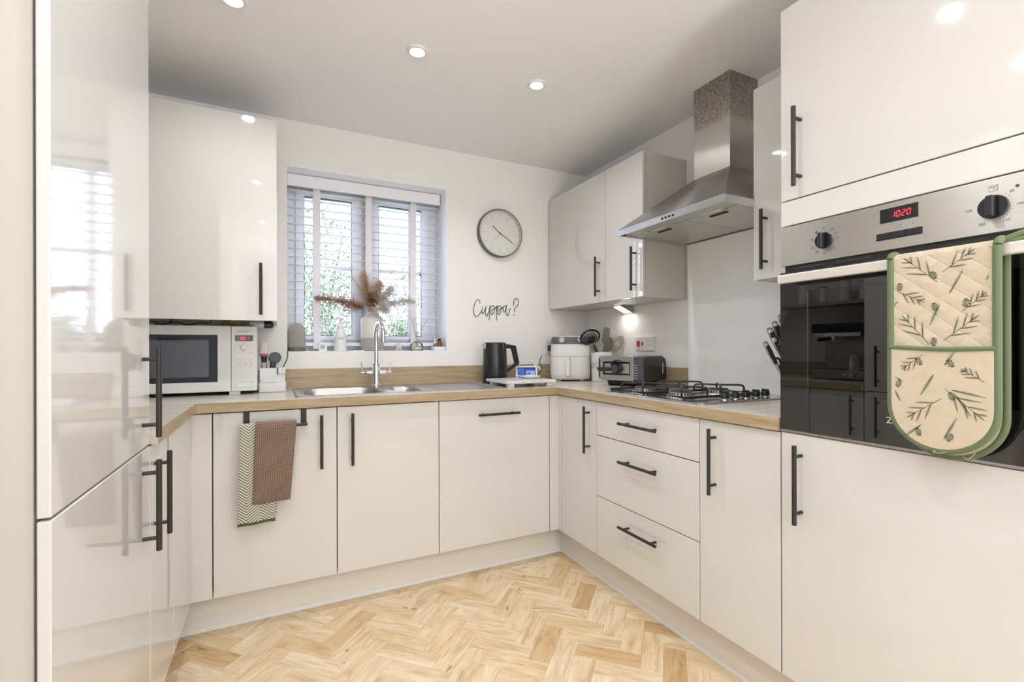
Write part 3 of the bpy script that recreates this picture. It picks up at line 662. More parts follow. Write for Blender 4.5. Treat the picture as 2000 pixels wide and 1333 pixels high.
def leaf(p, q, w, x):
    w *= 1.1
    p = Vector(p); q = Vector(q); d = q-p; n = Vector((-d.y, d.x)).normalized(); L_ = d.length
    k = max(5, int(L_/.0023)); stem = .0005
    a = [p-n*stem, q, p+n*stem]; sp_mb.add([(x, c_.x, c_.y) for c_ in a], [(0, 1, 2)])
    for i in range(k):                          # needles
        t = (i+.4)/k; b0 = p+d*t; ww = w*(.55+.6*sin(pi*min(1, t*1.05+.12)))
        for sg in (-1, 1):
            tip = b0+n*sg*ww*.8+d.normalized()*ww*2.0; mid = b0+d.normalized()*.0012
            sp_mb.add([(x, c_.x, c_.y) for c_ in (b0, tip, mid)], [(0, 1, 2)])
rs = random.Random(3)
for (y0, z0, y1, z1, kd) in SPR:
    x = -.0751 if (z0+z1)/2 > 1.108 else -.0806
    p, q = Vector((y0, z0)), Vector((y1, z1)); d = q-p; n = Vector((-d.y, d.x)).normalized()
    if kd == 's': leaf(p, q, min(.0042, d.length*.16), x)
    else:
        st = MB; a = [p-n*.0005, q-n*.0003, q+n*.0003, p+n*.0005]; sp_mb.add([(x, c_.x, c_.y) for c_ in a], [(0, 1, 2, 3)])
        leaf(p+d*.72, q, .0026, x)
        for t, sg, L_ in ((.22, 1, .42), (.30, -1, .46), (.5, 1, .36), (.58, -1, .36), (.75, 1, .22), (.80, -1, .2)):
            b0 = p+d*t; tip = b0+d*L_*.8+n*sg*d.length*L_*.55
            tip.x = min(max(tip.x, gy0+.012), gy1-.012); leaf(b0, tip, .003, x)
sp_mb.build('sprig_print', M_sprig, gv, smooth=0, flip=False)['kind'] = 'stuff'
cn = MB(); cd_ = MB()
for (y, z) in CON:
    x = -.0752 if z > 1.108 else -.0807; a0 = rs.uniform(-.5, .5); ca, sa = cos(a0), sin(a0)
    for row in range(6):
        t = -1+2*(row+.5)/6; w = .0062*sqrt(max(.05, 1-t*t))
        for k in range(-1, 2):
            cy_, cz_ = k*w*.62+(row % 2-.5)*.0016, t*.0088; q = [(-.0017, 0), (0, -.0014), (.0017, 0), (0, .0015)]
            cn.add([(x, y+(cy_+u)*ca-(cz_+v)*sa, z+(cy_+u)*sa+(cz_+v)*ca) for u, v in q], [(0, 1, 2, 3)])
cn.build('cone_print', M_sprig, gv, smooth=0, flip=False)['kind'] = 'stuff'
mb = MB()
for pts in ([(-.079, -1.655, .894), (-.082, -1.640, .888), (-.079, -1.632, .893), (-.081, -1.634, .886)], [(-.079, -1.700, .900), (-.083, -1.690, .886), (-.080, -1.680, .889)]): mb.tube(bez(pts, 5), .0005, 5)
mb.build('loose_thread', M_gl, gv)

# ------------------------------------------------------------------ sink and tap
def rsd(x, y, cx, cy, hx, hy, r):
    qx, qy = abs(x-cx)-hx+r, abs(y-cy)-hy+r; return sqrt(max(qx, 0)**2+max(qy, 0)**2)+min(max(qx, qy), 0)-r
def sstep(a, b2, t): t = min(1, max(0, (t-a)/(b2-a))); return t*t*(3-2*t)
SX0, SX1, SY0, SY1 = -1.262, -.280, .052, .522
def sz(x, y):
    e = rsd(x, y, (SX0+SX1)/2, (SY0+SY1)/2, (SX1-SX0)/2, (SY1-SY0)/2, .02)
    z = .9105 if e < -.006 else .9056+.0049*sstep(0, .006, -e)
    if e < -.012: z -= .0022*sstep(.012, .022, -e)
    z -= .165*sstep(-.004, .022, -rsd(x, y, -1.045, .262, .170, .178, .07))
    z -= .105*sstep(-.004, .020, -rsd(x, y, -.752, .240, .072, .142, .055))
    dd = -rsd(x, y, -.475, .275, .165, .185, .03)
    if dd > 0: z -= .0035*sstep(0, .012, dd)-.0028*sstep(.01, .02, dd)*(.5+.5*cos((y-.275)*2*pi/.026))*sstep(.01, .05, x+.64)
    return z
nx, ny = 190, 96; V = []; F = []
for j in range(ny+1):
    for i in range(nx+1): x = SX0+(SX1-SX0)*i/nx; y = SY0+(SY1-SY0)*j/ny; V.append((x, y, sz(x, y)))
for j in range(ny):
    for i in range(nx): a = j*(nx+1)+i; F.append((a, a+1, a+nx+2, a+nx+1))
skt = thing('inset_sink', 'stainless steel one and a half bowl sink with ribbed drainer', 'sink', (-.77, .287, .905))
MB().add(V, F).build('basin', M_ssink, skt, smooth=60)
for x, y, z in ((-1.045, .262, .742), (-.752, .240, .802)):
    w_ = MB().lathe([(0, .003), (.012, .0035), (.040, .004), (.043, .001), (.043, 0)], (x, y, z), 28).build('waste', M_chrome, skt)
    MB().lathe([(0, 0), (.010, 0), (.010, .009), (0, .010)], (x, y, z+.003), 14).build('plug', M_blackpl, w_)
for x, y, z in ((-1.045, .262, .741),): pass
tp = thing('mixer_tap', 'chrome swan neck mixer tap with two levers behind the sink', 'tap', (-.857, .440, .9085))
TX, TYY = -.857, .440
MB().lathe([(0, 0), (.027, 0), (.0275, .006), (.022, .012), (.0195, .02), (.0195, .118), (.017, .124), (0, .124)], (TX, TYY, .9085), 28).build('body', M_chrome, tp)
nk = [(TX, TYY, 1.03), (TX, TYY, 1.10), (TX, TYY, 1.185)]+[(TX+.006*(1-cos(a)), TYY-.062*(1-cos(a)), 1.185+.062*sin(a)) for a in [pi*i/14 for i in range(1, 15)]]+[(TX+.0125, TYY-.124, 1.165), (TX+.0125, TYY-.124, 1.148)]
MB().tube(nk, .0115, 18).build('spout', M_chrome, tp)
MB().cyl((TX+.0125, TYY-.124, 1.143), (TX+.0125, TYY-.124, 1.172), .0128, n=20).build('aerator', M_chrome, tp)
for sg in (-1, 1):
    lv = MB(); lv.lathe([(.012, 0), (.013, .006), (.013, .034), (.010, .038), (.006, .042), (.006, .062), (0, .064)] if sg > 0 else [(0, -.064), (.006, -.062), (.006, -.042), (.010, -.038), (.013, -.034), (.013, -.006), (.012, 0)], (TX+sg*.017, TYY, .985), 20, 'x'); lo_ = lv.build('valve', M_chrome, tp)
    MB().tube([(TX+sg*.071, TYY, .985), (TX+sg*.073, TYY, 1.012), (TX+sg*.075, TYY+.004, 1.038)], [.0042, .0034, .004], 10).build('lever', M_chrome, lo_)

# ------------------------------------------------------------------ gas hob
hb = thing('gas_hob', 'stainless steel gas hob with black pan supports and control knobs', 'hob', (.265, -.635, ZT1))
MB().prism(rrect(.032, .500, -.920, -.350, .02), 'z', ZT1+.0003, ZT1+.006).build('hotplate', M_sshob, hb, .0022)
M_iron = mat('cast_iron', (.014, .014, .017), .38)
M_cap = mat('burner_alloy', (.62, .60, .56), .35, .75)
bpos = [(.165, -.475), (.165, -.695), (.385, -.475), (.385, -.695)]
for (x, y), r in zip(bpos, (.040, .046, .034, .040)):
    b_ = MB().lathe([(0, 0), (r+.014, 0), (r+.012, .004), (r+.003, .006), (r+.003, .017), (r, .019), (0, .019)], (x, y, .911), 36).build('burner', M_cap, hb)
    MB().lathe([(0, 0), (r-.001, 0), (r+.001, .004), (r-.004, .007), (0, .008)], (x, y, .930), 36).build('burner_cap', mat('cap_enamel', (.05, .05, .052), .45) if 'cap_enamel' not in MATS else MATS['cap_enamel'], b_)
    teeth = MB()
    for i in range(24): a = 2*pi*i/24; teeth.box(x+(r+.003)*cos(a)-.0016, x+(r+.003)*cos(a)+.0016, y+(r+.003)*sin(a)-.0016, y+(r+.003)*sin(a)+.0016, .918, .928)
    teeth.build('flame_ports', M_dark, b_, smooth=0)
    MB().cyl((x-r*.8, y-r*.95, .911), (x-r*.8, y-r*.95, .929), .0025, n=8).build('igniter', M_white, b_)
for y0, y1, yc in ((-.587, -.358, -.475), (-.812, -.591, -.695)):
    s_ = MB(); x0, x1 = .070, .484
    s_.tube([(x0, y0, .9195), (x1, y0, .9195), (x1, y1, .9195), (x0, y1, .9195)], .0055, 8, closed=True)
    for xc in (.165, .385):
        for a in (45, 135):
            c_, s__ = cos(R(a)), sin(R(a)); rr = .099
            s_.tube(bez([(xc-rr*c_, yc-rr*s__, .919), (xc-rr*c_, yc-rr*s__, .940), (xc-(rr-.012)*c_, yc-(rr-.012)*s__, .951), (xc-.03*c_, yc-.03*s__, .9515), (xc+.03*c_, yc+.03*s__, .9515), (xc+(rr-.012)*c_, yc+(rr-.012)*s__, .951), (xc+rr*c_, yc+rr*s__, .940), (xc+rr*c_, yc+rr*s__, .919)], 4), .0042, 8)
    for xx in (x0, x1):
        for yy in (y0+.01, y1-.01): s_.cyl((xx, yy, .911), (xx, yy, .917), .005, n=8)
    s_.build('pan_support', M_iron, hb)
for i, x in enumerate((.215, .275, .335, .395, .452)):
    k_ = MB().lathe([(0, 0), (.0205, 0), (.0205, .003), (.018, .005), (.0165, .0055)], (x, -.866, .911), 24).build('knob', M_chrome, hb)
    MB().lathe([(.0165, .005), (.0165, .020), (.0145, .024), (0, .0245)], (x, -.866, .911), 24).build('knob_cap', M_blackpl, k_); MB().box(x-.0035, x+.0035, -.881, -.851, .934, .943).build('grip', M_blackpl, k_, .0015)

# ------------------------------------------------------------------ clock and wall word
ck = thing('wall_clock', 'round grey rimmed wall clock with thin black hands', 'clock', (-.064, .598, 1.69))
cx_, cz_ = -.0645, 1.8375
M_rim = mat('clock_rim', (.15, .15, .135), .45, .1); M_face = mat('clock_face', (.78, .78, .73), .5)
MB().lathe([(.140, -.012), (.1445, -.036), (.1495, -.038), (.1515, -.032), (.1515, -.001), (.140, -.001)], (cx_, .599, cz_), 72, 'y').build('rim', M_rim, ck)
MB().lathe([(0, -.0125), (.1425, -.0125), (.1425, -.004), (0, -.004)], (cx_, .599, cz_), 64, 'y').build('dial', M_face, ck)
MB().lathe([(.1395, -.0124), (.1438, -.0352), (.1442, -.0352), (.1400, -.0120)], (cx_, .599, cz_), 72, 'y').build('inner_bevel', mat('clock_bevel', (.58, .56, .46), .5), ck)
mk = MB(); yk = .5858
for i in range(60):
    a = 2*pi*i/60; h_ = i % 5 == 0; r0, r1, w = (.097, .136, .0011) if h_ else (.124, .135, .0010)
    d = Vector((sin(a), cos(a))); n = Vector((d.y, -d.x)); q = [d*r0-n*w, d*r1-n*w, d*r1+n*w, d*r0+n*w]
    mk.add([(cx_+c_.x, yk, cz_+c_.y) for c_ in q], [(0, 1, 2, 3)])
mk.build('minute_marks', M_markl, ck, smooth=0, flip=False)
def hand(name, a, L_, tail, w, m, y):
    d = Vector((sin(R(a)), cos(R(a)))); n = Vector((d.y, -d.x)); q = [-d*tail-n*w, d*L_-n*w, d*L_+n*w, -d*tail+n*w]
    MB().add([(cx_+c_.x, yy, cz_+c_.y) for yy in (y, y-.001) for c_ in q], [(0,3,2,1),(4,5,6,7),(0,1,5,4),(1,2,6,5),(2,3,7,6),(3,0,4,7)]).build(name, m, ck, smooth=0)
hand('hour_hand', 311, .066, .004, .0018, M_blackpl, .580); hand('minute_hand', 120, .098, .004, .0015, M_blackpl, .578); hand('second_hand', 223, .078, .034, .0007, M_markl, .576)
MB().lathe([(0, -.012), (.0035, -.012), (.0035, 0), (0, 0)], (cx_, .586, cz_), 14, 'y').build('hub', M_blackpl, ck)
MB().lathe([(0, -.0345), (.1415, -.0345), (.1415, -.034), (0, -.034)], (cx_, .599, cz_), 64, 'y').build('glass_cover', thin_glass('clock_glass', (1, 1, 1), 1.18), ck)
CUPPA=[
[(-0.197,1.388),(-0.196,1.398),(-0.200,1.409),(-0.208,1.414),(-0.219,1.408),(-0.228,1.392),(-0.235,1.373),(-0.237,1.352),(-0.237,1.331),(-0.232,1.316),(-0.223,1.308),(-0.212,1.310),(-0.202,1.320),(-0.191,1.334),(-0.184,1.345),(-0.180,1.357),(-0.178,1.372)],
[(-0.178,1.372),(-0.180,1.357),(-0.183,1.343),(-0.182,1.331),(-0.176,1.329),(-0.169,1.337),(-0.161,1.353),(-0.153,1.376)],
[(-0.153,1.376),(-0.157,1.358),(-0.159,1.341),(-0.157,1.323),(-0.151,1.313),(-0.145,1.320),(-0.139,1.334),(-0.132,1.352),(-0.128,1.381)],
[(-0.128,1.381),(-0.131,1.352),(-0.132,1.324),(-0.132,1.287)],
[(-0.130,1.345),(-0.125,1.363),(-0.117,1.376),(-0.108,1.381),(-0.098,1.376),(-0.095,1.364),(-0.098,1.346),(-0.105,1.332),(-0.114,1.324),(-0.121,1.327),(-0.122,1.336),(-0.116,1.349),(-0.105,1.358),(-0.089,1.366),(-0.078,1.380)],
[(-0.077,1.381),(-0.080,1.361),(-0.084,1.338),(-0.083,1.313),(-0.079,1.287)],
[(-0.080,1.343),(-0.076,1.363),(-0.070,1.376),(-0.061,1.382),(-0.052,1.376),(-0.049,1.364),(-0.051,1.349),(-0.057,1.335),(-0.066,1.326),(-0.073,1.327),(-0.074,1.337),(-0.069,1.349),(-0.058,1.359),(-0.042,1.367),(-0.032,1.377)],
[(-0.013,1.381),(-0.020,1.384),(-0.030,1.377),(-0.035,1.364),(-0.036,1.352),(-0.032,1.343),(-0.024,1.346),(-0.018,1.359),(-0.014,1.374),(-0.011,1.387)],
[(-0.011,1.387),(-0.014,1.367),(-0.016,1.349),(-0.013,1.329),(-0.006,1.320),(0.001,1.326),(0.008,1.346),(0.015,1.368)],
[(0.040,1.386),(0.040,1.405),(0.043,1.421),(0.051,1.430),(0.061,1.432),(0.071,1.426),(0.076,1.413),(0.073,1.398),(0.063,1.384),(0.049,1.373),(0.045,1.363),(0.044,1.344)],
[(0.044,1.329),(0.042,1.319)]]
mb = MB()
for s_ in CUPPA: mb.tube(bez([(x, .597, z) for x, z in s_], 4), .0020, 8)
tag(mb.build('wall_lettering', M_blackpl), 'black script wire lettering reading Cuppa on the back wall', 'wall sign')

# ------------------------------------------------------------------ socket, cabinet lamp
so = thing('cooker_switch', 'white cooker switch and socket with red rockers on right wall', 'wall socket', (.598, -.0055, 1.094))
MB().box(.588, .5995, -.081, .071, 1.094, 1.177).build('plate', M_white, so, .003)
MB().box(.582, .588, .033, .052, 1.118, 1.152).build('rocker', M_red, so, .0015); MB().box(.5835, .588, .0045, .0135, 1.124, 1.146).build('rocker', M_red, so, .0015)
hl = MB()
for y, z, w, h_ in ((-.036, 1.148, .003, .008), (-.027, 1.127, .006, .0035), (-.046, 1.127, .006, .0035)): hl.box(.5875, .5882, y-w/2, y+w/2, z-h_/2, z+h_/2)
hl.build('socket_holes', M_blackpl, so, smooth=0)
mk = MB()
for y in (.042, .009): mk.box(.5876, .5881, y-.008, y+.008, 1.1045, 1.107)
mk.build('printed_marks', M_mark, so, smooth=0)
ul = thing('cabinet_light', 'small wedge shaped steel light under the corner wall cabinet', 'cabinet light', (.545, .135, 1.32))
MB().prism([(.488, 1.3655), (.597, 1.3655), (.597, 1.325), (.590, 1.322)], 'y', .095, .172).build('housing', M_ss, ul, .001)
q = MB(); dx, dz_ = .102, -.0435
MB().add([(.500, .104, 1.3595), (.582, .104, 1.3245), (.582, .163, 1.3245), (.500, .163, 1.3595), (.4995, .104, 1.3583), (.5815, .104, 1.3233), (.5815, .163, 1.3233), (.4995, .163, 1.3583)], [(0,3,2,1),(4,5,6,7),(0,1,5,4),(1,2,6,5),(2,3,7,6),(3,0,4,7)]).build('lens', M_lamp2, ul, smooth=0)
ld = bpy.data.lights.new('cabinet_lamp', 'AREA'); ld.shape = 'RECTANGLE'; ld.size = .06; ld.size_y = .05; ld.energy = .30; ld.color = (1, .93, .82)
lo = bpy.data.objects.new('cabinet_lamp', ld); COL.objects.link(lo); lo.parent = ul; lo.location = (.545-.545, 0, 1.330-1.32); lo.rotation_euler = (0, R(8), 0)

# ------------------------------------------------------------------ added fill uplighter, unseen behind the camera, lifts ceiling and walls
ul2 = thing('fill_uplighter', 'added low black fill uplighter, unseen behind the camera', 'fill lamp', (-.6, -3.75, 0))
MB().lathe([(0, 0), (.15, 0), (.15, .012), (.02, .03), (.015, .04), (0, .04)], (0, 0, 0), 36).build('base', M_black, ul2, local=True)
MB().cyl((0, 0, .03), (0, 0, .69), .011).build('pole', M_black, ul2, local=True)
MB().lathe([(.012, .68), (.10, .69), (.30, .78), (.303, .78), (.102, .682), (.012, .67)], (0, 0, 0), 40).build('bowl', M_black, ul2, local=True)
ld = bpy.data.lights.new('fill_uplighter_lamp', 'AREA'); ld.shape = 'DISK'; ld.size = .56; ld.energy = FILL_UPLIGHT_W; ld.color = (.945, .975, 1.0)
lo = bpy.data.objects.new('fill_uplighter_lamp', ld); COL.objects.link(lo); lo.parent = ul2; lo.location = (0, 0, .765); lo.rotation_euler = (pi, 0, 0)

# ------------------------------------------------------------------ microwave
mw = thing('microwave', 'white microwave with dark door and red clock on the worktop', 'microwave', (-1.64, .45, ZT1))
mx0, mx1, my0, mz0, mz1 = -1.868, -1.410, .315, .921, 1.214
M_mww = mat('microwave_white', (.74, .74, .73), .32)
MB().box(mx0+.004, mx1-.004, my0+.022, .590, mz0, mz1).build('casing', M_mww, mw, .004)
dx0, dx1, wx0, wx1, wz0, wz1 = mx0, -1.5135, -1.835, -1.565, .965, 1.173
md = MB().cells([dx0, wx0, wx1, dx1], [mz0, wz0, wz1, mz1], lambda u, v: wx0 < u < wx1 and wz0 < v < wz1, 'y', my0, my0+.0225).build('door', M_mww, mw, .003)
MB().box(wx0, wx1, my0+.003, my0+.008, wz0, wz1).build('door_window', mat('microwave_dark', (.035, .04, .055), .06, spec=.8), md, smooth=0); MB().prism(rrect(wx0+.008, -1.598, .988, 1.150, .004, 3), 'y', my0+.0025, my0+.003).build('screen', M_mwreflect, md, smooth=0)  # paler screen panel: reflection of the room put into the colour
pn = MB().box(-1.5125, mx1, my0, my0+.0225, mz0, mz1).build('control_panel', M_mww, mw, .004, 3)
ds = MB().box(-1.497, -1.427, my0-.0012, my0, 1.146, 1.173).build('clock_display', M_blackgl, pn, smooth=0)
mb = MB(); seven(mb, '1021', (-1.4815, my0-.0014, 1.153), (1, 0, 0), (0, 0, 1), .0125, .0058, .0042); mb.build('digits', M_led, pn, smooth=0, flip=False)
mb = text_mb('BOSCH', .0105, (-1.456, my0-.0004, 1.1905), (1, 0, 0), (0, 0, 1), sx=1.15); mb.tube([(-1.4835+.0045*cos(2*pi*i/18), my0-.0003, 1.1905+.0045*sin(2*pi*i/18)) for i in range(18)], .0005, 4, closed=True)
mb.box(-1.4850, -1.4843, my0-.0005, my0, 1.1875, 1.1935); mb.box(-1.4827, -1.4820, my0-.0005, my0, 1.1875, 1.1935); mb.box(-1.4850, -1.4820, my0-.0005, my0, 1.1901, 1.1909)
mb.build('lettering', M_mark, pn, smooth=0, flip=False)
MB().lathe([(0, -.014), (.0115, -.014), (.0135, -.012), (.0145, 0), (0, 0)], (-1.461, my0, 1.119), 28, 'y').build('dial', M_mww, pn)
for x in (-1.490, -1.471, -1.452, -1.4325):
    for z in (1.054, 1.029): MB().lathe([(0, -.0022), (.0055, -.002), (.0068, 0), (0, 0)], (x, my0, z), 20, 'y').build('button', M_white, pn)
MB().lathe([(0, -.0022), (.006, -.002), (.0075, 0), (0, 0)], (-1.490, my0, 1.117), 20, 'y').build('button', M_white, pn)
for x0 in (-1.496, -1.4465): MB().prism(rrect(x0, x0+.0205, 1.0735, 1.086, .004, 3), 'y', my0-.002, my0).build('button', M_white, pn)
mk = MB()
for x in (-1.490, -1.471, -1.452, -1.4325):
    for z in (1.0655, 1.0405): mk.box(x-.004, x+.004, my0-.0003, my0, z, z+.0012)
for x in (-1.486, -1.437): mk.box(x-.005, x+.005, my0-.0003, my0, 1.0915, 1.0928)
for a in range(-60, 70, 24): mk.box(-1.461+.018*sin(R(a))-.0006, -1.461+.018*sin(R(a))+.0006, my0-.0003, my0, 1.119+.018*cos(R(a))-.0006, 1.119+.018*cos(R(a))+.0006)
mk.build('printed_marks', M_markl, pn, smooth=0)
MB().cells([-1.497, -1.4962, -1.4278, -1.427], [.936, .9368, .9622, .963], lambda u, v: -1.4962 < u < -1.4278 and .9368 < v < .9622, 'y', my0-.0006, my0).build('release_outline', M_markl, pn, smooth=0); MB().prism(rrect(-1.496, -1.428, .937, .962, .002, 3), 'y', my0-.0015, my0).build('release_button', M_mww, pn, .0006)
for x in (-1.84, -1.50): MB().box(x-.022, x+.022, my0+.012, my0+.05, ZT1, mz0).build('foot', M_white, mw, .002)
for x in (-1.84, -1.44): MB().cyl((x, .56, ZT1), (x, .56, mz0), .015).build('foot', M_blackpl, mw)

# ------------------------------------------------------------------ sink caddy with brushes
cd = thing('sink_caddy', 'white plastic sink caddy between microwave and sink', 'caddy', (-1.349, .43, ZT1))
MB().prism(rrect(-1.4075, -1.290, .375, .485, .012), 'z', ZT1, .950).build('tray', M_white, cd, .004, 3)
MB().cells([-1.403, -1.400, -1.297, -1.294], [.410, .413, .472, .475], lambda u, v: -1.400 < u < -1.297 and .413 < v < .472, 'z', .940, 1.019).build('holder', M_white, cd, .001)
MB().box(-1.325, -1.292, .399, .4095, .990, 1.020).build('label_clip', M_whitem, cd, .003); MB().box(-1.3285, -1.3255, .403, .4095, .988, 1.020).build('slot', M_dark, cd, smooth=0)
tag(MB().prism([(-1.398, .9505), (-1.340, .9505), (-1.343, .962), (-1.349, .967), (-1.388, .967), (-1.395, .962)], 'y', .382, .407).build('sponge', M_whitem, bevel=.003), 'white sponge lying in front of the sink caddy', 'sponge')
b_ = thing('washing_up_bottle', 'clear bottle upside down with pink band and black neck', 'bottle', (-1.386, .442, .945))
MB().prism(rrect(-1.403, -1.367, .425, .459, .006, 3), 'z', 1.086, 1.150).build('body', mat('bottle_frosted', (.66, .58, .53), .35), b_, .006, 3); MB().prism(rrect(-1.4035, -1.3665, .4245, .4595, .006, 3), 'z', 1.076, 1.086).build('band', mat('band_pink', (.45, .09, .13), .4), b_, .002)
MB().lathe([(.0, 1.045), (.011, 1.045), (.014, 1.076), (.0, 1.076)], (-1.385, .442, 0), 20).build('neck', M_blackpl, b_); MB().lathe([(0, .945), (.010, .945), (.012, 1.03), (.011, 1.045), (0, 1.045)], (-1.385, .442, 0), 16).build('spray_tube', M_jar, b_)
b_ = thing('dish_brush', 'dish brush with dark blue grey round head in the caddy', 'brush', (-1.338, .442, .945))
M_slate = mat('slate_plastic', (.055, .06, .075), .45)
ax = Vector((.05, -1, .12)).normalized(); C_ = Vector((-1.338, .440, 1.068)); hdm = MB(); hdm.tube([C_-ax*.012, C_+ax*.010], [.027, .027], 32); hdm.build('head', M_slate, b_, .003)
hdm = MB(); hdm.tube([C_-ax*.030, C_-ax*.012], [.030, .030], 32); hdm.build('bristles', M_whitem, b_)
MB().tube([(-1.345, .442, .945), (-1.350, .442, 1.0), (-1.346, .443, 1.05)], [.011, .014, .013], 16).build('handle', M_slate, b_)

# ------------------------------------------------------------------ things on the window sill
ZS = WZ0+.0025
def ribbed(prof, c, n=64, amp=.0011, k=2):
    mb = MB(); V = []; F = []
    for (r, h) in prof:
        for j in range(n): t = 2*pi*j/n; rr = max(0, r-(amp if j % k == 0 and r > .03 else 0)); V.append((c[0]+rr*cos(t), c[1]+rr*sin(t), c[2]+h))
    for i in range(len(prof)-1):
        for j in range(n): F.append((i*n+j, i*n+(j+1) % n, (i+1)*n+(j+1) % n, (i+1)*n+j))
    F.append(tuple(range(n-1, -1, -1))); F.append(tuple((len(prof)-1)*n+j for j in range(n))); mb.add(V, F); return mb
t = thing('aroma_diffuser', 'grey ribbed aroma diffuser at the left end of the sill', 'diffuser', (-1.235, .655, ZS))
ribbed([(.0435, .022), (.045, .03), (.045, .10), (.042, .118), (.033, .136), (.022, .148), (.014, .151), (.006, .151)], (-1.235, .655, ZS), 72, .0018).build('cover', mat('diffuser_grey', (.36, .35, .31), .55), t, smooth=0)
MB().lathe([(0, 0), (.040, 0), (.0435, .003), (.0435, .022), (0, .022)], (-1.235, .655, ZS), 36).build('base', mat('diffuser_base', (.16, .15, .12), .5), t)
mb = MB(); mb.tube(bez([(-1.275, .655, ZS+.006), (-1.279, .62, ZS+.004), (-1.280, .596, ZS-.002), (-1.279, .5945, ZS-.02), (-1.284, .5945, ZS-.045), (-1.297, .594, ZS-.075), (-1.3, .575, 1.0), (-1.302, .56, .93)], 6), .0021, 8); tag(mb.build('diffuser_cable', M_blackpl), 'thin dark cable hanging from the aroma diffuser down the wall', 'cable')
t = thing('candle_box', 'small white box with grey panel on the sill', 'box', (-1.105, .652, ZS)); MB().box(-1.126, -1.084, .634, .672, ZS, ZS+.046).build('carton', M_whitem, t, .001); MB().box(-1.118, -1.096, .6333, .634, ZS+.012, ZS+.034).build('printed_panel', mat('panel_taupe', (.46, .42, .40), .6), t, smooth=0)
t = thing('soap_dispenser', 'white pump soap bottle on the sill left of the vase', 'soap bottle', (-1.0125, .655, ZS))
MB().lathe([(0, 0), (.032, 0), (.0335, .004), (.0335, .04), (.030, .085), (.024, .118), (.019, .124), (0, .124)], (-1.0125, .655, ZS), 32).build('bottle', M_white, t)
MB().lathe([(.0, .124), (.020, .124), (.020, .142), (.007, .146), (.006, .165), (0, .165)], (-1.0125, .655, ZS), 24).build('collar', M_white, t)
MB().tube([(-1.0125, .655, ZS+.162), (-1.0125, .655, ZS+.184), (-1.0127, .640, ZS+.186), (-1.013, .622, ZS+.180)], [.007, .010, .007, .005], 14).build('pump', M_white, t)
text_mb('hand', .013, (-1.0125, .6208, ZS+.072), (1, 0, 0), (0, 0, 1)).build('lettering', M_mark, t, smooth=0, flip=False)
VX, VY = -.838, .662
t = thing('sill_coaster', 'round pale coaster under the ribbed vase', 'coaster', (VX, VY-.008, ZS)); MB().lathe([(0, .003), (.050, .003), (.056, .004), (.064, .010), (.056, .0105), (0, .0105)], (VX, VY-.002, ZS), 40).build('plate', M_whitem, t); MB().lathe([(0, 0), (.046, 0), (.046, .003), (0, .003)], (VX, VY-.002, ZS), 28).build('foot_ring', M_mark, t)
t = thing('ceramic_vase', 'cream ribbed vase holding dried pampas behind the tap', 'vase', (VX, VY, ZS+.0105))
vz = ZS+.0105
ribbed([(.062, .062), (.0635, .064), (.0635, .165), (.060, .176), (.045, .190), (.034, .196), (.031, .202), (.031, .212), (.027, .212), (.027, .19)], (VX, VY, vz), 80, .0012).build('upper_body', mat('vase_cream', (.74, .72, .67), .55), t, smooth=25)
MB().lathe([(0, 0), (.058, 0), (.0635, .006), (.0640, .062), (0, .062)], (VX, VY, vz), 48).build('lower_band', mat('vase_taupe', (.43, .405, .36), .55), t)
# dried grasses
def plume(name, lbl, pts, r, nh, col, hl, droop=.3, seed=0, group='dried stems in the vase', stemcol=(.40, .30, .18)):
    rs = random.Random(seed); t = thing(name, lbl, 'dried grass', (VX, VY, vz+.15), group=group)
    path = bez(pts, 10); MB().tube(path, [.0014]*len(path), 5).build('stem', mat(name+'_stem_%d' % seed, stemcol, .8), t)
    n = len(path); start = int(n*.42); mb = MB()
    for i in range(nh):
        u = rs.random(); k = start+u*(n-1-start); i0 = min(int(k), n-2); p = path[i0].lerp(path[i0+1], k-i0); d = (path[i0+1]-path[i0]).normalized()
        th = rs.uniform(0, 2*pi); a = Vector((0, 1, 0)) if abs(d.y) < .8 else Vector((1, 0, 0)); s1 = d.cross(a).normalized(); s2 = d.cross(s1)
        out = s1*cos(th)+s2*sin(th); env = (sin(pi*(.12+.86*u))**.7)
        L_ = hl*rs.uniform(.55, 1.1); o_ = r*env*abs(rs.gauss(.75, .45))
        e = p+d*L_*.5+out*o_+Vector((0, 0, -1))*droop*L_*rs.random(); mid = p.lerp(e, .5)+out*o_*.25
        if e.y > .722: e.y = .722-(e.y-.722)*.3
        if mid.y > .722: mid.y = .722
        w = rs.uniform(.0009, .0019); sd = d.cross(out).normalized()*w
        mb.add([p-sd*.6, p+sd*.6, mid+sd, mid-sd, e], [(0, 1, 2, 3), (3, 2, 4)])
    m_ = MATS.get('plume%s' % (col,)) or mat('plume%s' % (col,), col, .9)
    if m_.name.startswith('plume') and not m_.node_tree.nodes.get('rnd'):
        g = nd(m_, 'ShaderNodeNewGeometry'); g.name = 'rnd'; setcol(m_, ramp(m_, g.outputs['Random Per Island'], [(0, tuple(c_*.62 for c_ in col)), (.6, col), (1, tuple(min(1, c_*1.25) for c_ in col))]))
    if not m_.node_tree.nodes.get('tl'):
        N, L, b = nodes(m_); tl_ = nd(m_, 'ShaderNodeBsdfTranslucent'); tl_.name = 'tl'; L.new(b.inputs['Base Color'].links[0].from_socket, tl_.inputs[0]); mx = nd(m_, 'ShaderNodeMixShader'); mx.inputs[0].default_value = .55
        L.new(b.outputs[0], mx.inputs[1]); L.new(tl_.outputs[0], mx.inputs[2]); L.new(mx.outputs[0], N['Material Output'].inputs[0])
    mb.build('plume', m_, t, smooth=0, flip=False); return t
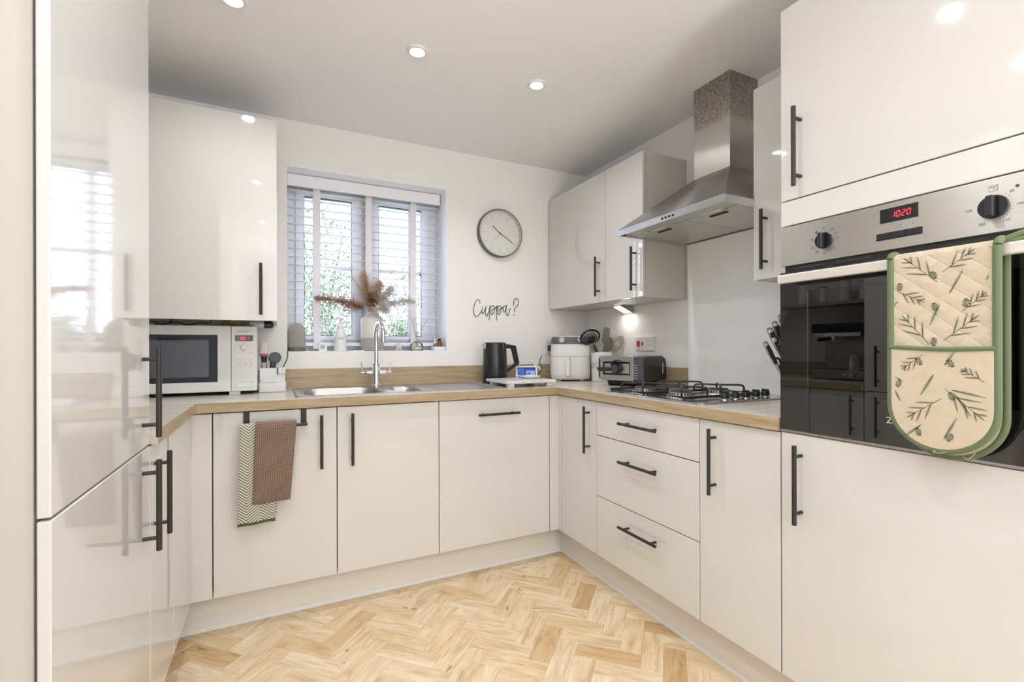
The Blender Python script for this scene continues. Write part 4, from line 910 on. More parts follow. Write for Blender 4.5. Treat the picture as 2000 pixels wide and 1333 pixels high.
z0_ = vz+.16; BR, BE, CR = (.64, .46, .34), (.80, .67, .52), (.90, .86, .80)
plume('pampas_stem', 'brown feathery pampas plume drooping out to the left', [(VX-.004, VY, z0_), (-.856, .655, 1.325), (-.905, .645, 1.352), (-1.00, .635, 1.376), (-1.13, .63, 1.392)], .050, 1900, BR, .055, .55, 1)
plume('pampas_stem', 'tall tan pampas plume rising straight up behind the tap', [(VX, VY+.004, z0_), (-.845, .66, 1.33), (-.862, .655, 1.40), (-.878, .65, 1.47), (-.889, .645, 1.535)], .046, 1500, (.72, .55, .41), .052, .1, 2)
plume('pampas_stem', 'short brown pampas plume at the heart of the bunch', [(VX+.002, VY-.006, z0_), (-.842, .63, 1.33), (-.852, .60, 1.375), (-.858, .585, 1.42)], .046, 1300, (.60, .41, .28), .045, .3, 3)
plume('pampas_stem', 'pale beige pampas plume leaning right of the tallest plume', [(VX+.004, VY, z0_), (-.828, .655, 1.34), (-.812, .65, 1.42), (-.800, .64, 1.485)], .056, 1600, BE, .06, .1, 4)
plume('pampas_stem', 'cream fluffy pampas plume leaning to the right', [(VX+.006, VY-.004, z0_), (-.815, .645, 1.34), (-.780, .63, 1.40), (-.742, .62, 1.455)], .060, 1700, CR, .065, .2, 5)
plume('pampas_stem', 'cream wispy grass plume reaching furthest right', [(VX+.008, VY, z0_), (-.805, .655, 1.335), (-.745, .645, 1.365), (-.68, .64, 1.388), (-.625, .635, 1.392)], .046, 1000, CR, .08, .15, 6)
plume('pampas_stem', 'low cream plume hanging over the vase rim', [(VX+.006, VY-.010, z0_), (-.812, .62, 1.325), (-.795, .59, 1.345), (-.785, .575, 1.35)], .054, 1100, CR, .055, .5, 7)
plume('pampas_stem', 'thin tan grass stalk arching up to the left', [(VX-.006, VY+.004, z0_), (-.86, .66, 1.36), (-.90, .655, 1.44), (-.95, .65, 1.512)], .007, 240, BE, .03, .1, 8)
for i, (lx, lz, lb) in enumerate(((-.735, 1.545, 'left of the two bunny tail grasses above the vase'), (-.675, 1.520, 'right of the two bunny tail grasses above the vase'))):
    t = thing('bunny_tail', lb, 'dried grass', (VX, VY, vz+.15), group='bunny tail grasses'); pth = bez([(VX+.01, VY+.006, z0_), (lx-.06, .665, 1.42), (lx, .66, lz)], 8); MB().tube(pth, .0008, 5).build('stem', MATS['pampas_stem_stem_4'], t)
    d = Vector((.5, -.1, .85)).normalized() if i == 0 else Vector((.85, -.1, .5)).normalized(); p = Vector((lx, .66, lz)); MB().tube([p, p+d*.006, p+d*.018, p+d*.030, p+d*.036], [.002, .007, .008, .005, .001], 10).build('head', MATS['plume%s' % (BE,)], t)
# star, reeds, tray
st = [(-.686+(.033 if i % 2 == 0 else .0125)*sin(pi*i/5), ZS+.0268+(.033 if i % 2 == 0 else .0125)*cos(pi*i/5)) for i in range(10)]
tag(MB().prism(st, 'y', .652, .664).build('star_ornament', mat('star_wood', (.60, .55, .50), .7), bevel=.001), 'small pale wooden star standing on the sill', 'ornament')
RX, RY = -.580, .660
t = thing('reed_diffuser', 'clear glass reed diffuser with thin sticks and ribbon', 'reed diffuser', (RX, RY, ZS))
MB().lathe([(0, .0), (.034, .0), (.037, .004), (.037, .036), (.030, .046), (.013, .052), (.013, .062)], (RX, RY, ZS), 36).build('jar', M_jar, t); MB().lathe([(0, .007), (.034, .007), (.034, .022), (0, .022)], (RX, RY, ZS), 28).build('oil', mat('reed_oil', (.70, .64, .58), .2), t)
for k, (x, z) in enumerate(((-.622, 1.294), (-.606, 1.291), (-.588, 1.297), (-.574, 1.303), (-.510, 1.288))): MB().tube([(RX+.004*(k-2), RY, ZS+.01), (RX+.35*(x-RX)*.15, RY-.002, ZS+.062), (x, RY-.03+.014*k, z)], .0016, 6).build('reed', mat('reed_%d' % k, (.42, .33, .27) if k % 2 else (.55, .46, .40), .8), t)
MB().tube([(RX+.0145*cos(2*pi*i/20), RY+.0145*sin(2*pi*i/20), ZS+.054) for i in range(20)], .0025, 6, closed=True).build('ribbon', mat('ribbon_tan', (.50, .38, .26), .8), t)
tag(MB().cells([-.480, -.476, -.424, -.420], [.606, .610, .690, .694], lambda u, v: False, 'z', ZS, ZS+.005).build('bottle_tray', M_whitem), 'x', 'tray') if False else None
t = thing('sill_tray', 'small white tray of bottles at the right end of the sill', 'tray', (-.448, .65, ZS)); MB().box(-.484, -.4165, .618, .682, ZS, ZS+.004).build('base', M_whitem, t, .001); MB().cells([-.484, -.481, -.4195, -.4165], [.618, .621, .679, .682], lambda u, v: -.481 < u < -.4195 and .621 < v < .679, 'z', ZS+.004, ZS+.024).build('rim', M_whitem, t, .001)
M_amber = mat('amber_glass', (.22, .065, .012), .08, spec=.7)
for lb, x, y, h_ in (('amber glass bottle with black cap in front on the tray', -.446, .640, .050), ('darker amber bottle behind in the corner of the tray', -.434, .667, .052)):
    t = thing('amber_bottle', lb, 'bottle', (x, y, ZS+.004), group='amber bottles on the sill tray'); MB().lathe([(0, 0), (.013, 0), (.0135, .002), (.0135, h_-.006), (.010, h_), (.006, h_+.003), (0, h_+.003)], (x, y, ZS+.004), 24).build('body', M_amber, t); MB().lathe([(0, 0), (.0075, 0), (.0075, .016), (0, .0165)], (x, y, ZS+.004+h_+.003), 18).build('cap', M_blackpl, t)
t = thing('dropper_bottle', 'small clear bottle with white nozzle and dark label on tray', 'bottle', (-.470, .648, ZS+.004)); MB().lathe([(0, 0), (.009, 0), (.009, .045), (.005, .050), (0, .050)], (-.470, .648, ZS+.004), 20).build('body', M_white, t); MB().lathe([(0, 0), (.005, 0), (.002, .030), (0, .031)], (-.470, .648, ZS+.054), 14).build('nozzle', M_white, t); MB().lathe([(.0092, .022), (.0092, .040), (.0094, .040), (.0094, .022)], (-.470, .648, ZS+.004), 20).build('label_band', M_mark, t)

# ------------------------------------------------------------------ kettle, board, display
KX, KY = -.172, .425
k = thing('electric_kettle', 'matt black electric kettle with angular handle by the upstand', 'kettle', (KX, KY, ZT1))
MB().lathe([(0, 0), (.074, 0), (.076, .004), (.075, .020), (0, .022)], (KX, KY, ZT1), 40).build('power_base', M_blackpl, k)
M_kb = mat('kettle_black', (.018, .018, .021), .3, .2, coat=.15)
MB().lathe([(0, .023), (.071, .023), (.0725, .028), (.071, .13), (.068, .232), (.066, .237), (0, .238)], (KX, KY, ZT1), 48).build('body', M_kb, k)
MB().lathe([(0, .237), (.056, .2375), (.055, .240), (0, .2415)], (KX, KY, ZT1), 40).build('lid', M_blackpl, k)
MB().add([(KX-.062, KY-.022, 1.140), (KX-.062, KY+.022, 1.140), (KX-.086, KY, 1.133), (KX-.066, KY-.016, 1.105), (KX-.066, KY+.016, 1.105)], [(0, 1, 2), (0, 2, 3), (1, 4, 2), (2, 4, 3), (0, 3, 4, 1)]).build('spout', mat('spout_steel', (.6, .58, .55), .35, .6), k, smooth=0)
hp = [(KX+.060, 1.138), (KX+.135, 1.126), (KX+.158, 1.022), (KX+.154, 1.014), (KX+.070, .962), (KX+.070, .982), (KX+.132, 1.022), (KX+.112, 1.100), (KX+.100, 1.112), (KX+.068, 1.108)]
MB().prism(hp, 'y', KY-.013, KY+.013).build('handle', M_blackpl, k, .003)
MB().box(KX+.0705, KX+.0745, KY-.010, KY-.002, .985, 1.075).build('water_gauge', M_white, k, .001)
bd = thing('serving_board', 'white marble board on small feet near the worktop corner', 'serving board', (-.12, .195, ZT1))
def marble():
    m = mat('white_marble', (.74, .73, .71), .25); v = coords(m, 'Object', (9, 9, 9)); n = noise(m, v, 1.2, 6, .7, 1.4); setcol(m, ramp(m, n, [(.42, (.76, .75, .73)), (.5, (.60, .59, .58)), (.56, (.77, .76, .74))])); return m
MB().box(-.27, .03, .06, .33, .925, .940).build('slab', marble(), bd, .002)
for x, y in ((-.235, .090), (-.004, .090), (-.235, .300), (-.004, .300)): MB().box(x-.017, x+.017, y-.017, y+.017, ZT1, .925).build('foot', M_whitem, bd, .002)
sr = thing('spoon_rest', 'white ceramic spoon rest lying on the marble board', 'spoon rest', (-.065, .215, .940))
MB().lathe([(0, .001), (.036, .0), (.046, .004), (.056, .014), (.053, .0145), (.043, .006), (0, .004)], (-.045, .215, .940), 32).build('bowl', M_white, sr); MB().add([(-.088, .203, .950), (-.088, .227, .950), (-.142, .222, .957), (-.142, .208, .957), (-.088, .203, .954), (-.088, .227, .954), (-.142, .222, .961), (-.142, .208, .961)], [(0,3,2,1),(4,5,6,7),(0,1,5,4),(1,2,6,5),(2,3,7,6),(3,0,4,7)]).build('handle', M_white, sr, .002)
td = thing('smart_display', 'small white smart display with blue screen behind the board', 'smart display', (.030, .395, ZT1), R(-14))
tl = R(16)
def tp_(x, s, o): return (x, s*sin(tl)-o*cos(tl), .004+s*cos(tl)+o*sin(tl))
def slab(x0, x1, s0, s1, o0, o1): 
    mb = MB(); mb.add([tp_(x, s, o) for o in (o0, o1) for x, s in ((x0, s0), (x1, s0), (x1, s1), (x0, s1))], [(0,3,2,1),(4,5,6,7),(0,1,5,4),(1,2,6,5),(2,3,7,6),(3,0,4,7)]); return mb
slab(-.068, .068, 0, .098, -.010, .0).build('casing', M_white, td, .004, 3, local=True)
MB().prism([(.004, 0), (.066, 0), (.036, .078), (.024, .086)], 'x', -.055, .055).build('stand', M_white, td, .004, local=True)
scm = mat('screen_blue', (.01, .02, .06), .1, emit=(.035, .07, .34), estr=.9); sc2 = mat('screen_photo', (.1, .12, .2), .1, emit=(.28, .33, .66), estr=.9)
scr = slab(-.057, .057, .010, .088, .0, .0008).build('screen', scm, td, smooth=0, local=True)
slab(-.004, .053, .016, .068, .0008, .0011).build('screen_picture', sc2, td, smooth=0, local=True); slab(.002, .022, .044, .056, .0011, .0013).build('screen_tile', M_mark, td, smooth=0, local=True)
for i in range(4): slab(-.051, -.014-.006*(i % 2), .074-i*.011, .0765-i*.011, .0008, .0011).build('screen_text', sc2, td, smooth=0, local=True)
mb = MB(); mb.tube(bez([(.075, .415, .915), (.12, .44, .935), (.165, .47, .965), (.19, .50, .985), (.205, .55, 1.02), (.24, .585, 1.06)], 6), .0028, 8); cb = mb.build('display_cable', M_blackpl); tag(cb, 'black cable with white tag behind the smart display', 'cable')
tg = MB(); tg.add([(.128, .497, 1.006), (.139, .497, 1.018), (.190, .497, .982), (.180, .497, .970), (.128, .500, 1.006), (.139, .500, 1.018), (.190, .500, .982), (.180, .500, .970)], [(0,3,2,1),(4,5,6,7),(0,1,5,4),(1,2,6,5),(2,3,7,6),(3,0,4,7)]); tg.build('cable_tag', M_white, cb, smooth=0, origin=ORG['display_cable'])
dsk = thing('double_socket', 'white double wall socket half hidden by the air fryer', 'wall socket', (.345, .598, 1.07)); MB().box(.272, .418, .5895, .5995, 1.072, 1.158).build('plate', M_white, dsk, .003); MB().box(.286, .318, .558, .5895, 1.092, 1.130).build('plug', M_blackpl, dsk, .004)

# ------------------------------------------------------------------ air fryer
af = thing('air_fryer', 'white air fryer with dark control panel in the corner', 'air fryer', (.351, .418, ZT1), R(-30))
M_afw = mat('airfryer_white', (.74, .73, .70), .34)
def rr_loft(levels, n=7):
    mb = MB(); V = []; F = []; k = 4*(n+1)
    for z, hx, hy, r, dy in levels: V += [(u, v+dy, z) for u, v in rrect(-hx, hx, -hy, hy, r, n)]
    for i in range(len(levels)-1):
        for j in range(k): F.append((i*k+j, i*k+(j+1) % k, (i+1)*k+(j+1) % k, (i+1)*k+j))
    F.append(tuple(range(k-1, -1, -1))); F.append(tuple((len(levels)-1)*k+j for j in range(k))); mb.add(V, F); return mb
rr_loft([(.010, .112, .110, .05, 0), (.020, .121, .119, .05, 0), (.05, .124, .122, .05, 0), (.1540, .122, .121, .05, 0)]).build('basket', M_afw, af, local=True, smooth=50)
rr_loft([(.1553, .121, .120, .05, 0), (.1560, .122, .121, .05, 0), (.228, .119, .119, .05, 0), (.262, .116, .116, .05, 0), (.276, .110, .110, .05, .002), (.281, .095, .095, .045, .004)]).build('housing', M_afw, af, local=True, smooth=50)
rr_loft([(.150, .1215, .1205, .05, 0), (.1565, .1215, .1205, .05, 0)]).build('seam', M_mark, af, local=True, smooth=50) if False else None
pl = MB(); 
pp = [(-.116, .229), (-.106, .226), (.106, .226), (.116, .229), (.113, .270), (.100, .283), (-.100, .283), (-.113, .270)]
pa = rr_loft([(.231, .1195, .1195, .05, -.0012), (.262, .1172, .1172, .05, -.0012), (.276, .1108, .1110, .05, .001)]); pa.build('control_panel', mat('panel_graphite', (.10, .095, .09), .4), af, local=True, smooth=50)
for x in (-.056, .056):
    kb = MB(); kb.tube([(x, -.112, .258), (x, -.134, .256)], [.0185, .0165], 24); kb.build('dial', mat('dial_silver', (.42, .42, .43), .38, .6) if 'dial_silver' not in MATS else MATS['dial_silver'], af, local=True)
text_mb('MAX XL', .009, (0, -.1195, .266), (1, 0, 0), (0, 0, 1)).build('lettering', M_lcdw, af, smooth=0, flip=False, local=True) if False else None
MB().prism(rrect(-.034, -.010, .036, .150, .008, 4), 'y', -.150, -.116).build('handle', M_white, af, .004, local=True); MB().box(-.012, -.008, -.146, -.120, .130, .150).build('handle_shadow_gap', M_mark, af, smooth=0, local=True)
for x in (-.07, .07):
    for y in (-.07, .07): MB().cyl((x, y, 0), (x, y, .0115), .014).build('foot', M_blackpl if y > 0 else M_white, af, local=True)

# ------------------------------------------------------------------ utensil pot
UX, UY = .470, .243; uz = ZT1
pt = thing('utensil_pot', 'white ceramic utensil pot beside the air fryer', 'utensil pot', (UX, UY, uz))
MB().lathe([(0, 0), (.058, 0), (.061, .004), (.066, .178), (.0655, .181), (.0625, .181), (.058, .02), (0, .012)], (UX, UY, uz), 40).build('body', M_white, pt)
lt = MB(); word = 'UTENSILS'
for i, ch in enumerate(word):
    a = R(226-64+(i-2)*21.0); n = Vector((cos(a), sin(a), 0)); ux = Vector((-n.y, n.x, 0)); z_ = uz+.098; t_ = text_mb(ch, .060, Vector((UX, UY, z_))+n*.0640, ux, (0, 0, 1), sx=.46); lt.add(t_.v, t_.f)
lt.build('lettering', M_mark, pt, smooth=0, flip=False)
RG = Vector((.896, -.444, 0)); FW = Vector((.444, .896, 0)); PC = Vector((UX, UY, 0))
def up(s, z, d=0.): return PC+RG*s+FW*d+Vector((0, 0, z))
M_ub, M_ud, M_ul, M_ubr, M_ubg = M_blackpl, mat('utensil_grey', (.14, .13, .125), .5), mat('utensil_lightgrey', (.36, .33, .31), .5), mat('utensil_olive', (.15, .125, .09), .45), mat('utensil_beige', (.33, .275, .21), .5)
def uframe(s, z, d, s2, z2, d2):
    A, B = up(s, z, d), up(s2, z2, d2); ax = (B-A).normalized(); sd = ax.cross(FW).normalized(); nr = sd.cross(ax).normalized(); return A, B, ax, sd, nr
def headmesh(base, ax, sd, nr, outline, th, curve=0.):
    mb = MB(); k = len(outline); V = []
    for o_ in (-th, th): V += [base+ax*v+sd*u+nr*(o_+curve*(u*u)*30) for u, v in outline]
    mb.add(V, [tuple(range(k-1, -1, -1)), tuple(range(k, 2*k))]+[(i, (i+1) % k, k+(i+1) % k, k+i) for i in range(k)]); return mb
def utensil(name, lbl, foot, tip, outline, m, handle_r=.006, th=.0016, slots=None, slotm=None):
    A, B, ax, sd, nr = uframe(*foot, *tip); t = thing(name, lbl, name.replace('_', ' '), tuple(A), group='kitchen utensils in the white pot')
    hl = max(v for u, v in outline); base = B-ax*hl
    mb = MB(); mb.tube([A, A.lerp(base, .6), base+ax*.012], [handle_r, handle_r, handle_r*.75], 10); mb.build('handle', m, t)
    h = headmesh(base, ax, sd, nr, outline, th).build('head', m, t, .0008)
    if slots:
        for sl in slots: headmesh(base, ax, sd, nr, sl, th+.0004).build('slot', slotm or M_whitem, h, smooth=0)
    return t
def oval(w, l, n=20, v0=0.): return [(w*sin(2*pi*i/n), v0+l*(1-cos(2*pi*i/n))) for i in range(n)]
zf = uz+.02
# skimmer: round, real holes
A, B, ax, sd, nr = uframe(.050, zf, .042, -.080, 1.164, -.092)
t = thing('skimmer', 'black perforated skimmer on the left of the utensil pot', 'skimmer', tuple(A), group='kitchen utensils in the white pot')
MB().tube([A, B-ax*.045], [.006, .005], 10).build('handle', M_ub, t)
nr = (nr+Vector((0, 0, .25))).normalized(); sd2 = nr.cross(Vector((0, 0, 1))).normalized(); up2 = sd2.cross(nr)*-1
mb = MB()
def disc_pt(r, a): return B+sd2*r*cos(a)*1.08+up2*r*sin(a)+nr*(r*r*6)
for (r0, r1, n_) in ((.047, .058, 40),):
    for i in range(n_):
        a0, a1 = 2*pi*i/n_, 2*pi*(i+1)/n_; mb.add([disc_pt(r0, a0), disc_pt(r1, a0), disc_pt(r1, a1), disc_pt(r0, a1)], [(0, 1, 2, 3)])
for r in (.012, .024, .036): mb.tube([disc_pt(r, 2*pi*i/30) for i in range(30)], .0032, 5, closed=True)
for i in range(22): a = 2*pi*i/22; mb.tube([disc_pt(.012, a), disc_pt(.048, a)], .0021, 5)
mb.tube([disc_pt(.058, 2*pi*i/40) for i in range(40)], .002, 6, closed=True); mb.lathe([(0, -.001), (.012, -.001), (.012, .001), (0, .001)], tuple(B), 16, 'y'); mb.build('perforated_head', M_ub, t, flip=False)
utensil('slotted_turner', 'brown slotted turner leaning left in front of the skimmer', (.045, zf, .030), (-.086, 1.168, -.072), [(-.006, 0), (-.017, .025), (-.024, .07), (-.016, .112), (-.002, .125), (.016, .09), (.018, .03), (.006, 0)], M_ubg, slots=[[(-.003, .03), (.000, .03), (.000, .065), (-.003, .065)], [(-.010, .035), (-.007, .035), (-.008, .06), (-.011, .06)]], slotm=M_whitem)
utensil('spatula', 'dark grey flat spatula standing tallest in the utensil pot', (-.012, zf, -.01), (.030, 1.238, -.02), [(-.006, 0), (-.020, .020), (-.023, .095), (-.018, .105), (.014, .108), (.020, .098), (.020, .020), (.006, 0)], M_ud)
utensil('spatula', 'light grey spatula behind the dark grey spatula', (-.02, zf, .03), (.074, 1.232, .025), [(-.006, 0), (-.019, .020), (-.021, .085), (.019, .095), (.020, .020), (.006, 0)], M_ul)
utensil('serving_spoon', 'olive brown oval spoon in front of the dark spatula', (-.005, zf, -.035), (.044, 1.178, -.045), [(u, v) for u, v in oval(.026, .047)], M_ubr, th=.003)
utensil('slotted_spoon', 'beige slotted spoon leaning far right in the pot', (-.052, zf, .0), (.128, 1.184, -.01), [(u, v) for u, v in oval(.033, .060)], M_ubg, th=.003, slots=[[(-.012, .045), (-.009, .045), (-.009, .072), (-.012, .072)], [(-.001, .05), (.002, .05), (.002, .082), (-.001, .082)], [(.009, .045), (.012, .045), (.012, .072), (.009, .072)]])
A, B, ax, sd, nr = uframe(.02, zf, .03, -.052, 1.236, .03)
t = thing('whisk', 'white wire whisk at the back of the utensil pot', 'whisk', tuple(A), group='kitchen utensils in the white pot'); MB().tube([A, B-ax*.09], .006, 10).build('handle', M_white, t)
mb = MB()
for i in range(5):
    a = pi*i/5; dv = sd*cos(a)+nr*sin(a); mb.tube(bez([B-ax*.095+dv*.004, B-ax*.055+dv*.022, B-ax*.018+dv*.018, B, B-ax*.018-dv*.018, B-ax*.055-dv*.022, B-ax*.095-dv*.004], 4), .0013, 5)
mb.build('wires', M_white, t)

# ------------------------------------------------------------------ countertop grill oven
gr = thing('countertop_grill', 'steel fronted countertop grill with black hinged handle by the hob', 'grill', (.269, .0, ZT1), math.atan2(-.268, .082))
M_grb = mat('grill_black', (.02, .02, .022), .3); M_grp = mat('grill_panel', (.06, .06, .075), .35)
MB().prism([(.012, .033), (.010, .150), (.026, .161), (.190, .163), (.225, .150), (.236, .120), (.236, .045), (.226, .033)], 'x', .004, .276).build('body', M_grb, gr, .006, 3, local=True)
MB().cells([.0, .024, .195, .218], [.031, .062, .132, .163], lambda u, v: .024 < u < .195 and .062 < v < .132, 'y', -.002, .012).build('front_frame', brushed('grill_steel', (.62, .60, .57), .28, (3, 3, 200), .3), gr, .003, local=True)
MB().box(.024, .195, .006, .010, .062, .132).build('recess', M_grb, gr, smooth=0, local=True); MB().box(.034, .188, .002, .006, .070, .122).build('inner_plate', M_sslip, gr, .002, local=True)
MB().cells([.050, .053, .172, .175], [.082, .085, .109, .112], lambda u, v: .053 < u < .172 and .085 < v < .109, 'y', .0005, .002).build('inner_rib', M_ss, gr, smooth=0, local=True)
hn = MB(); hn.tube(bez([(.008, -.016, .092), (.05, -.018, .090), (.085, -.018, .092), (.105, -.018, .096)], 6), [.011]*19, 12); hn.build('lever', M_grb, gr, local=True)
MB().lathe([(0, -.026), (.024, -.026), (.027, -.020), (.027, -.002), (0, -.002)], (.118, 0, .096), 32, 'y').build('hinge', M_grb, gr, local=True); MB().lathe([(.018, -.028), (.021, -.028), (.021, -.026), (.018, -.026)], (.118, 0, .096), 32, 'y').build('hinge_ring', M_grp, gr, local=True)
mb = MB(); mb.tube(bez([(.085, -.006, .112), (.100, -.010, .132), (.125, -.010, .136), (.145, -.006, .130)], 5), .006, 10); mb.build('strap', M_grb, gr, local=True)
MB().box(-.002, .010, -.004, .03, .045, .150).build('side_cap', M_grb, gr, .004, local=True)
cp = MB().prism([(.218, -.002), (.250, -.002), (.276, .016), (.276, .030), (.218, .012)], 'z', .031, .161).build('control_panel', M_grp, gr, .003, local=True)
MB().box(.224, .240, -.0030, -.002, .132, .146).build('display', mat('lcd', (.10, .11, .12), .2), gr, smooth=0, local=True)
bt = MB()
for r_ in range(6):
    for c_ in range(2): bt.box(.224+c_*.012, .230+c_*.012, -.0027, -.002, .046+r_*.0135, .050+r_*.0135)
bt.build('panel_marks', M_lcdw, gr, smooth=0, local=True)
for z in (.062, .098, .118): MB().box(.2762, .2778, .05, .215, z, z+.010).build('side_groove', M_blackgl, gr, .001, local=True)
MB().box(.2762, .2785, .190, .197, .066, .125).build('side_strip', M_white, gr, .001, local=True)
MB().tube([(.250+.0*i, .240+.012*cos(2*pi*i/16), .142+.012*sin(2*pi*i/16)) for i in range(16)], .003, 6, closed=True).build('rear_loop', M_grb, gr, local=True)
MB().prism([(.045, .0), (.225, .0), (.225, .034), (.030, .034)], 'x', .03, .25).build('base', M_grb, gr, .003, local=True)
text_mb('foodi', .011, (.095, -.0024, .1475), (1, 0, 0), (0, 0, 1)).build('lettering', M_lcdw, gr, smooth=0, flip=False, local=True) if False else None

# ------------------------------------------------------------------ knife block
kd = Vector((.61, 0, -.79)); kn_ = Vector((.79, 0, .61))
kb = tag(MB().prism([(.318, 1.033), (.396, 1.093), (.545, .9052), (.400, .9052)], 'y', -1.115, -1.010).build('knife_block', mat('block_dark', (.03, .025, .022), .4), bevel=.003), 'dark knife block on the worktop beside the oven housing', 'knife block')
M_kh = mat('knife_handle', (.022, .018, .016), .4); M_ks = mat('knife_steel', (.72, .70, .68), .22, 1.)
for lb, x, z, y, L_, r in (('topmost steel capped knife in the knife block', .298, 1.227, -1.035, .100, .0105), ('second knife from the top of the knife block', .272, 1.202, -1.030, .105, .0105), ('third and longest knife handle of the knife block', .252, 1.179, -1.025, .108, .0105), ('fourth slim knife of the knife block', .245, 1.144, -1.045, .088, .008), ('fifth slim knife at the front of the knife block', .233, 1.130, -1.022, .095, .008)):
    T = Vector((x, y, z)); t = thing('kitchen_knife', lb, 'knife', tuple(T+kd*L_), group='knives in the knife block')
    MB().tube([T+kd*.008, T+kd*L_*.5, T+kd*L_], [r, r*1.15, r], 14).build('handle', M_kh, t); MB().tube([T, T+kd*.003, T+kd*.012], [r*.85, r*1.02, r*1.02], 16).build('end_cap', M_ks, t)
    mb = MB(); sd_ = kd.cross(Vector((0, 1, 0))).normalized()
    mb.tube([T+kd*.010+sd_*r*-.98, T+kd*L_+sd_*r*-.98], .0018, 6); mb.build('tang', M_ks, t)
    for q_ in (.30, .62): MB().cyl(T+kd*L_*q_+Vector((0, r*.9, 0)), T+kd*L_*q_+Vector((0, -r*1.2, 0)), .0026, n=10).build('rivet', M_ks, t)
    MB().tube([T+kd*L_, T+kd*(L_+.06)], [.006, .004], 8).build('blade', M_ks, t)
t = thing('kitchen_scissors', 'scissors with looped handles low in the knife block', 'scissors', (.31, -1.02, 1.04)); T = Vector((.305, -1.022, 1.058))
MB().tube([T+kd*.018*cos(2*pi*i/18)+kn_*.011*sin(2*pi*i/18) for i in range(18)], .004, 8, closed=True).build('loop', M_kh, t); MB().tube([T+kd*.016, T+kd*.07], [.005, .004], 8).build('shank', M_kh, t)

# ------------------------------------------------------------------ over-door rail and towels
rl = thing('towel_rail', 'black over door towel rail on the left sink cabinet door', 'towel rail', (-1.335, -.03, .80))
for x in (-1.437, -1.231):
    MB().cells([-.0056, -.0040, .0195, .0215], [.812, .8634, .8652], lambda u, v: u > -.0040 and v < .8634, 'x', x-.0105, x+.0105).build('strap', M_black, rl, smooth=0); MB().box(x-.0105, x+.0105, -.050, -.0042, .806, .8125).build('bracket', M_black, rl, .001)
MB().tube([(-1.447, -.051, .806), (-1.219, -.051, .806)], .0062, 14).build('bar', M_black, rl)
def towel_mb(x0t, x1t, x0b, x1b, zt, zb, yf, yb, zback, wav, th=.003, n=26, seed=0, slant=0.):
    """cloth folded over the rail: front sheet, roll over the bar, back sheet"""
    prof = []; k = 26
    for i in range(k+1): t = i/k; prof.append((yf-.004*sin(pi*t), zb+(zt-.012-zb)*t, 1-t))
    for i in range(1, 8): a = pi*i/8; prof.append(((yf+yb)/2-(yb-yf)/2*cos(a), zt-.012+.012*sin(a), 0))
    for i in range(10): t = i/9; prof.append((yb, zt-.012-(zt-.012-zback)*t, t*.4))
    V = []; U = []; F = []; m_ = len(prof); s = 0
    for i, (y, z, t) in enumerate(prof):
        if i: s += sqrt((y-prof[i-1][0])**2+(z-prof[i-1][1])**2)
        for j in range(n+1):
            u = j/n; x = (x0t+(x0b-x0t)*t)+((x1t+(x1b-x1t)*t)-(x0t+(x0b-x0t)*t))*u
            w = wav*(t if i <= k else 0)*sin(u*9+seed)*(.4+.6*t)
            V.append((x, y+w, z+slant*t*u)); U.append((u*(x1t-x0t), s))
    for i in range(m_-1):
        for j in range(n): a = i*(n+1)+j; F.append((a, a+1, a+n+2, a+n+1))
    return V, F, U
def cloth(name, lbl, m, args, th, **kw):
    V, F, U = towel_mb(*args, **kw); mb = MB(); mb.add(V, F); o = mb.build(name, m, smooth=80)
    uvl = o.data.uv_layers.new(name='UVMap')
    for lp in o.data.loops: uvl.data[lp.index].uv = U[lp.vertex_index]
    so_ = o.modifiers.new('thick', 'SOLIDIFY'); so_.thickness = th; so_.offset = 0; return o
def waffle():
    m = mat('towel_brown', (.20, .125, .085), .95, sheen=.3); N, L, b = nodes(m); uv = nd(m, 'ShaderNodeUVMap'); sp = nd(m, 'ShaderNodeSeparateXYZ'); L.new(uv.outputs[0], sp.inputs[0])
    c = []
    for s_ in (0, 1): c.append(math_(m, 'ABSOLUTE', math_(m, 'SINE', math_(m, 'MULTIPLY', sp.outputs[s_], pi/.0066))))
    h = math_(m, 'MULTIPLY', c[0], c[1]); setcol(m, ramp(m, h, [(.15, (.30, .20, .145)), (.55, (.215, .135, .095)), (.9, (.085, .05, .035))])); bp = bump(m, h, .9, .002); bp.invert = True; return m
def chevron():
    m = mat('towel_chevron', (.6, .6, .5), .95, sheen=.3); N, L, b = nodes(m); uv = nd(m, 'ShaderNodeUVMap'); sp = nd(m, 'ShaderNodeSeparateXYZ'); L.new(uv.outputs[0], sp.inputs[0])
    z = math_(m, 'ABSOLUTE', math_(m, 'SUBTRACT', math_(m, 'FRACT', math_(m, 'ADD', math_(m, 'MULTIPLY', sp.outputs[0], 1/.086), .66)), .5))
    d = math_(m, 'ADD', math_(m, 'MULTIPLY', sp.outputs[1], 1/.0108), math_(m, 'MULTIPLY', z, 6.6)); f = math_(m, 'FRACT', d)
    stripes = ramp(m, f, [(.0, (.165, .17, .115)), (.42, (.165, .17, .115)), (.5, (.66, .64, .56)), (.92, (.66, .64, .56)), (1., (.165, .17, .115))])
    hem = ramp(m, math_(m, 'MULTIPLY', sp.outputs[1], 40.), [(.44, (1, 1, 1)), (.48, (0, 0, 0))]); setcol(m, mix(m, hem, stripes, (.075, .105, .04))); bump(m, f, .3, .0008); return m
tag(cloth('hand_towel', '', chevron(), (-1.455, -1.330, -1.466, -1.336, .8225, .432, -.0625, -.0405, .455, .004), .003, seed=1., slant=.006), 'white and green chevron tea towel hanging under the brown towel', 'towel')
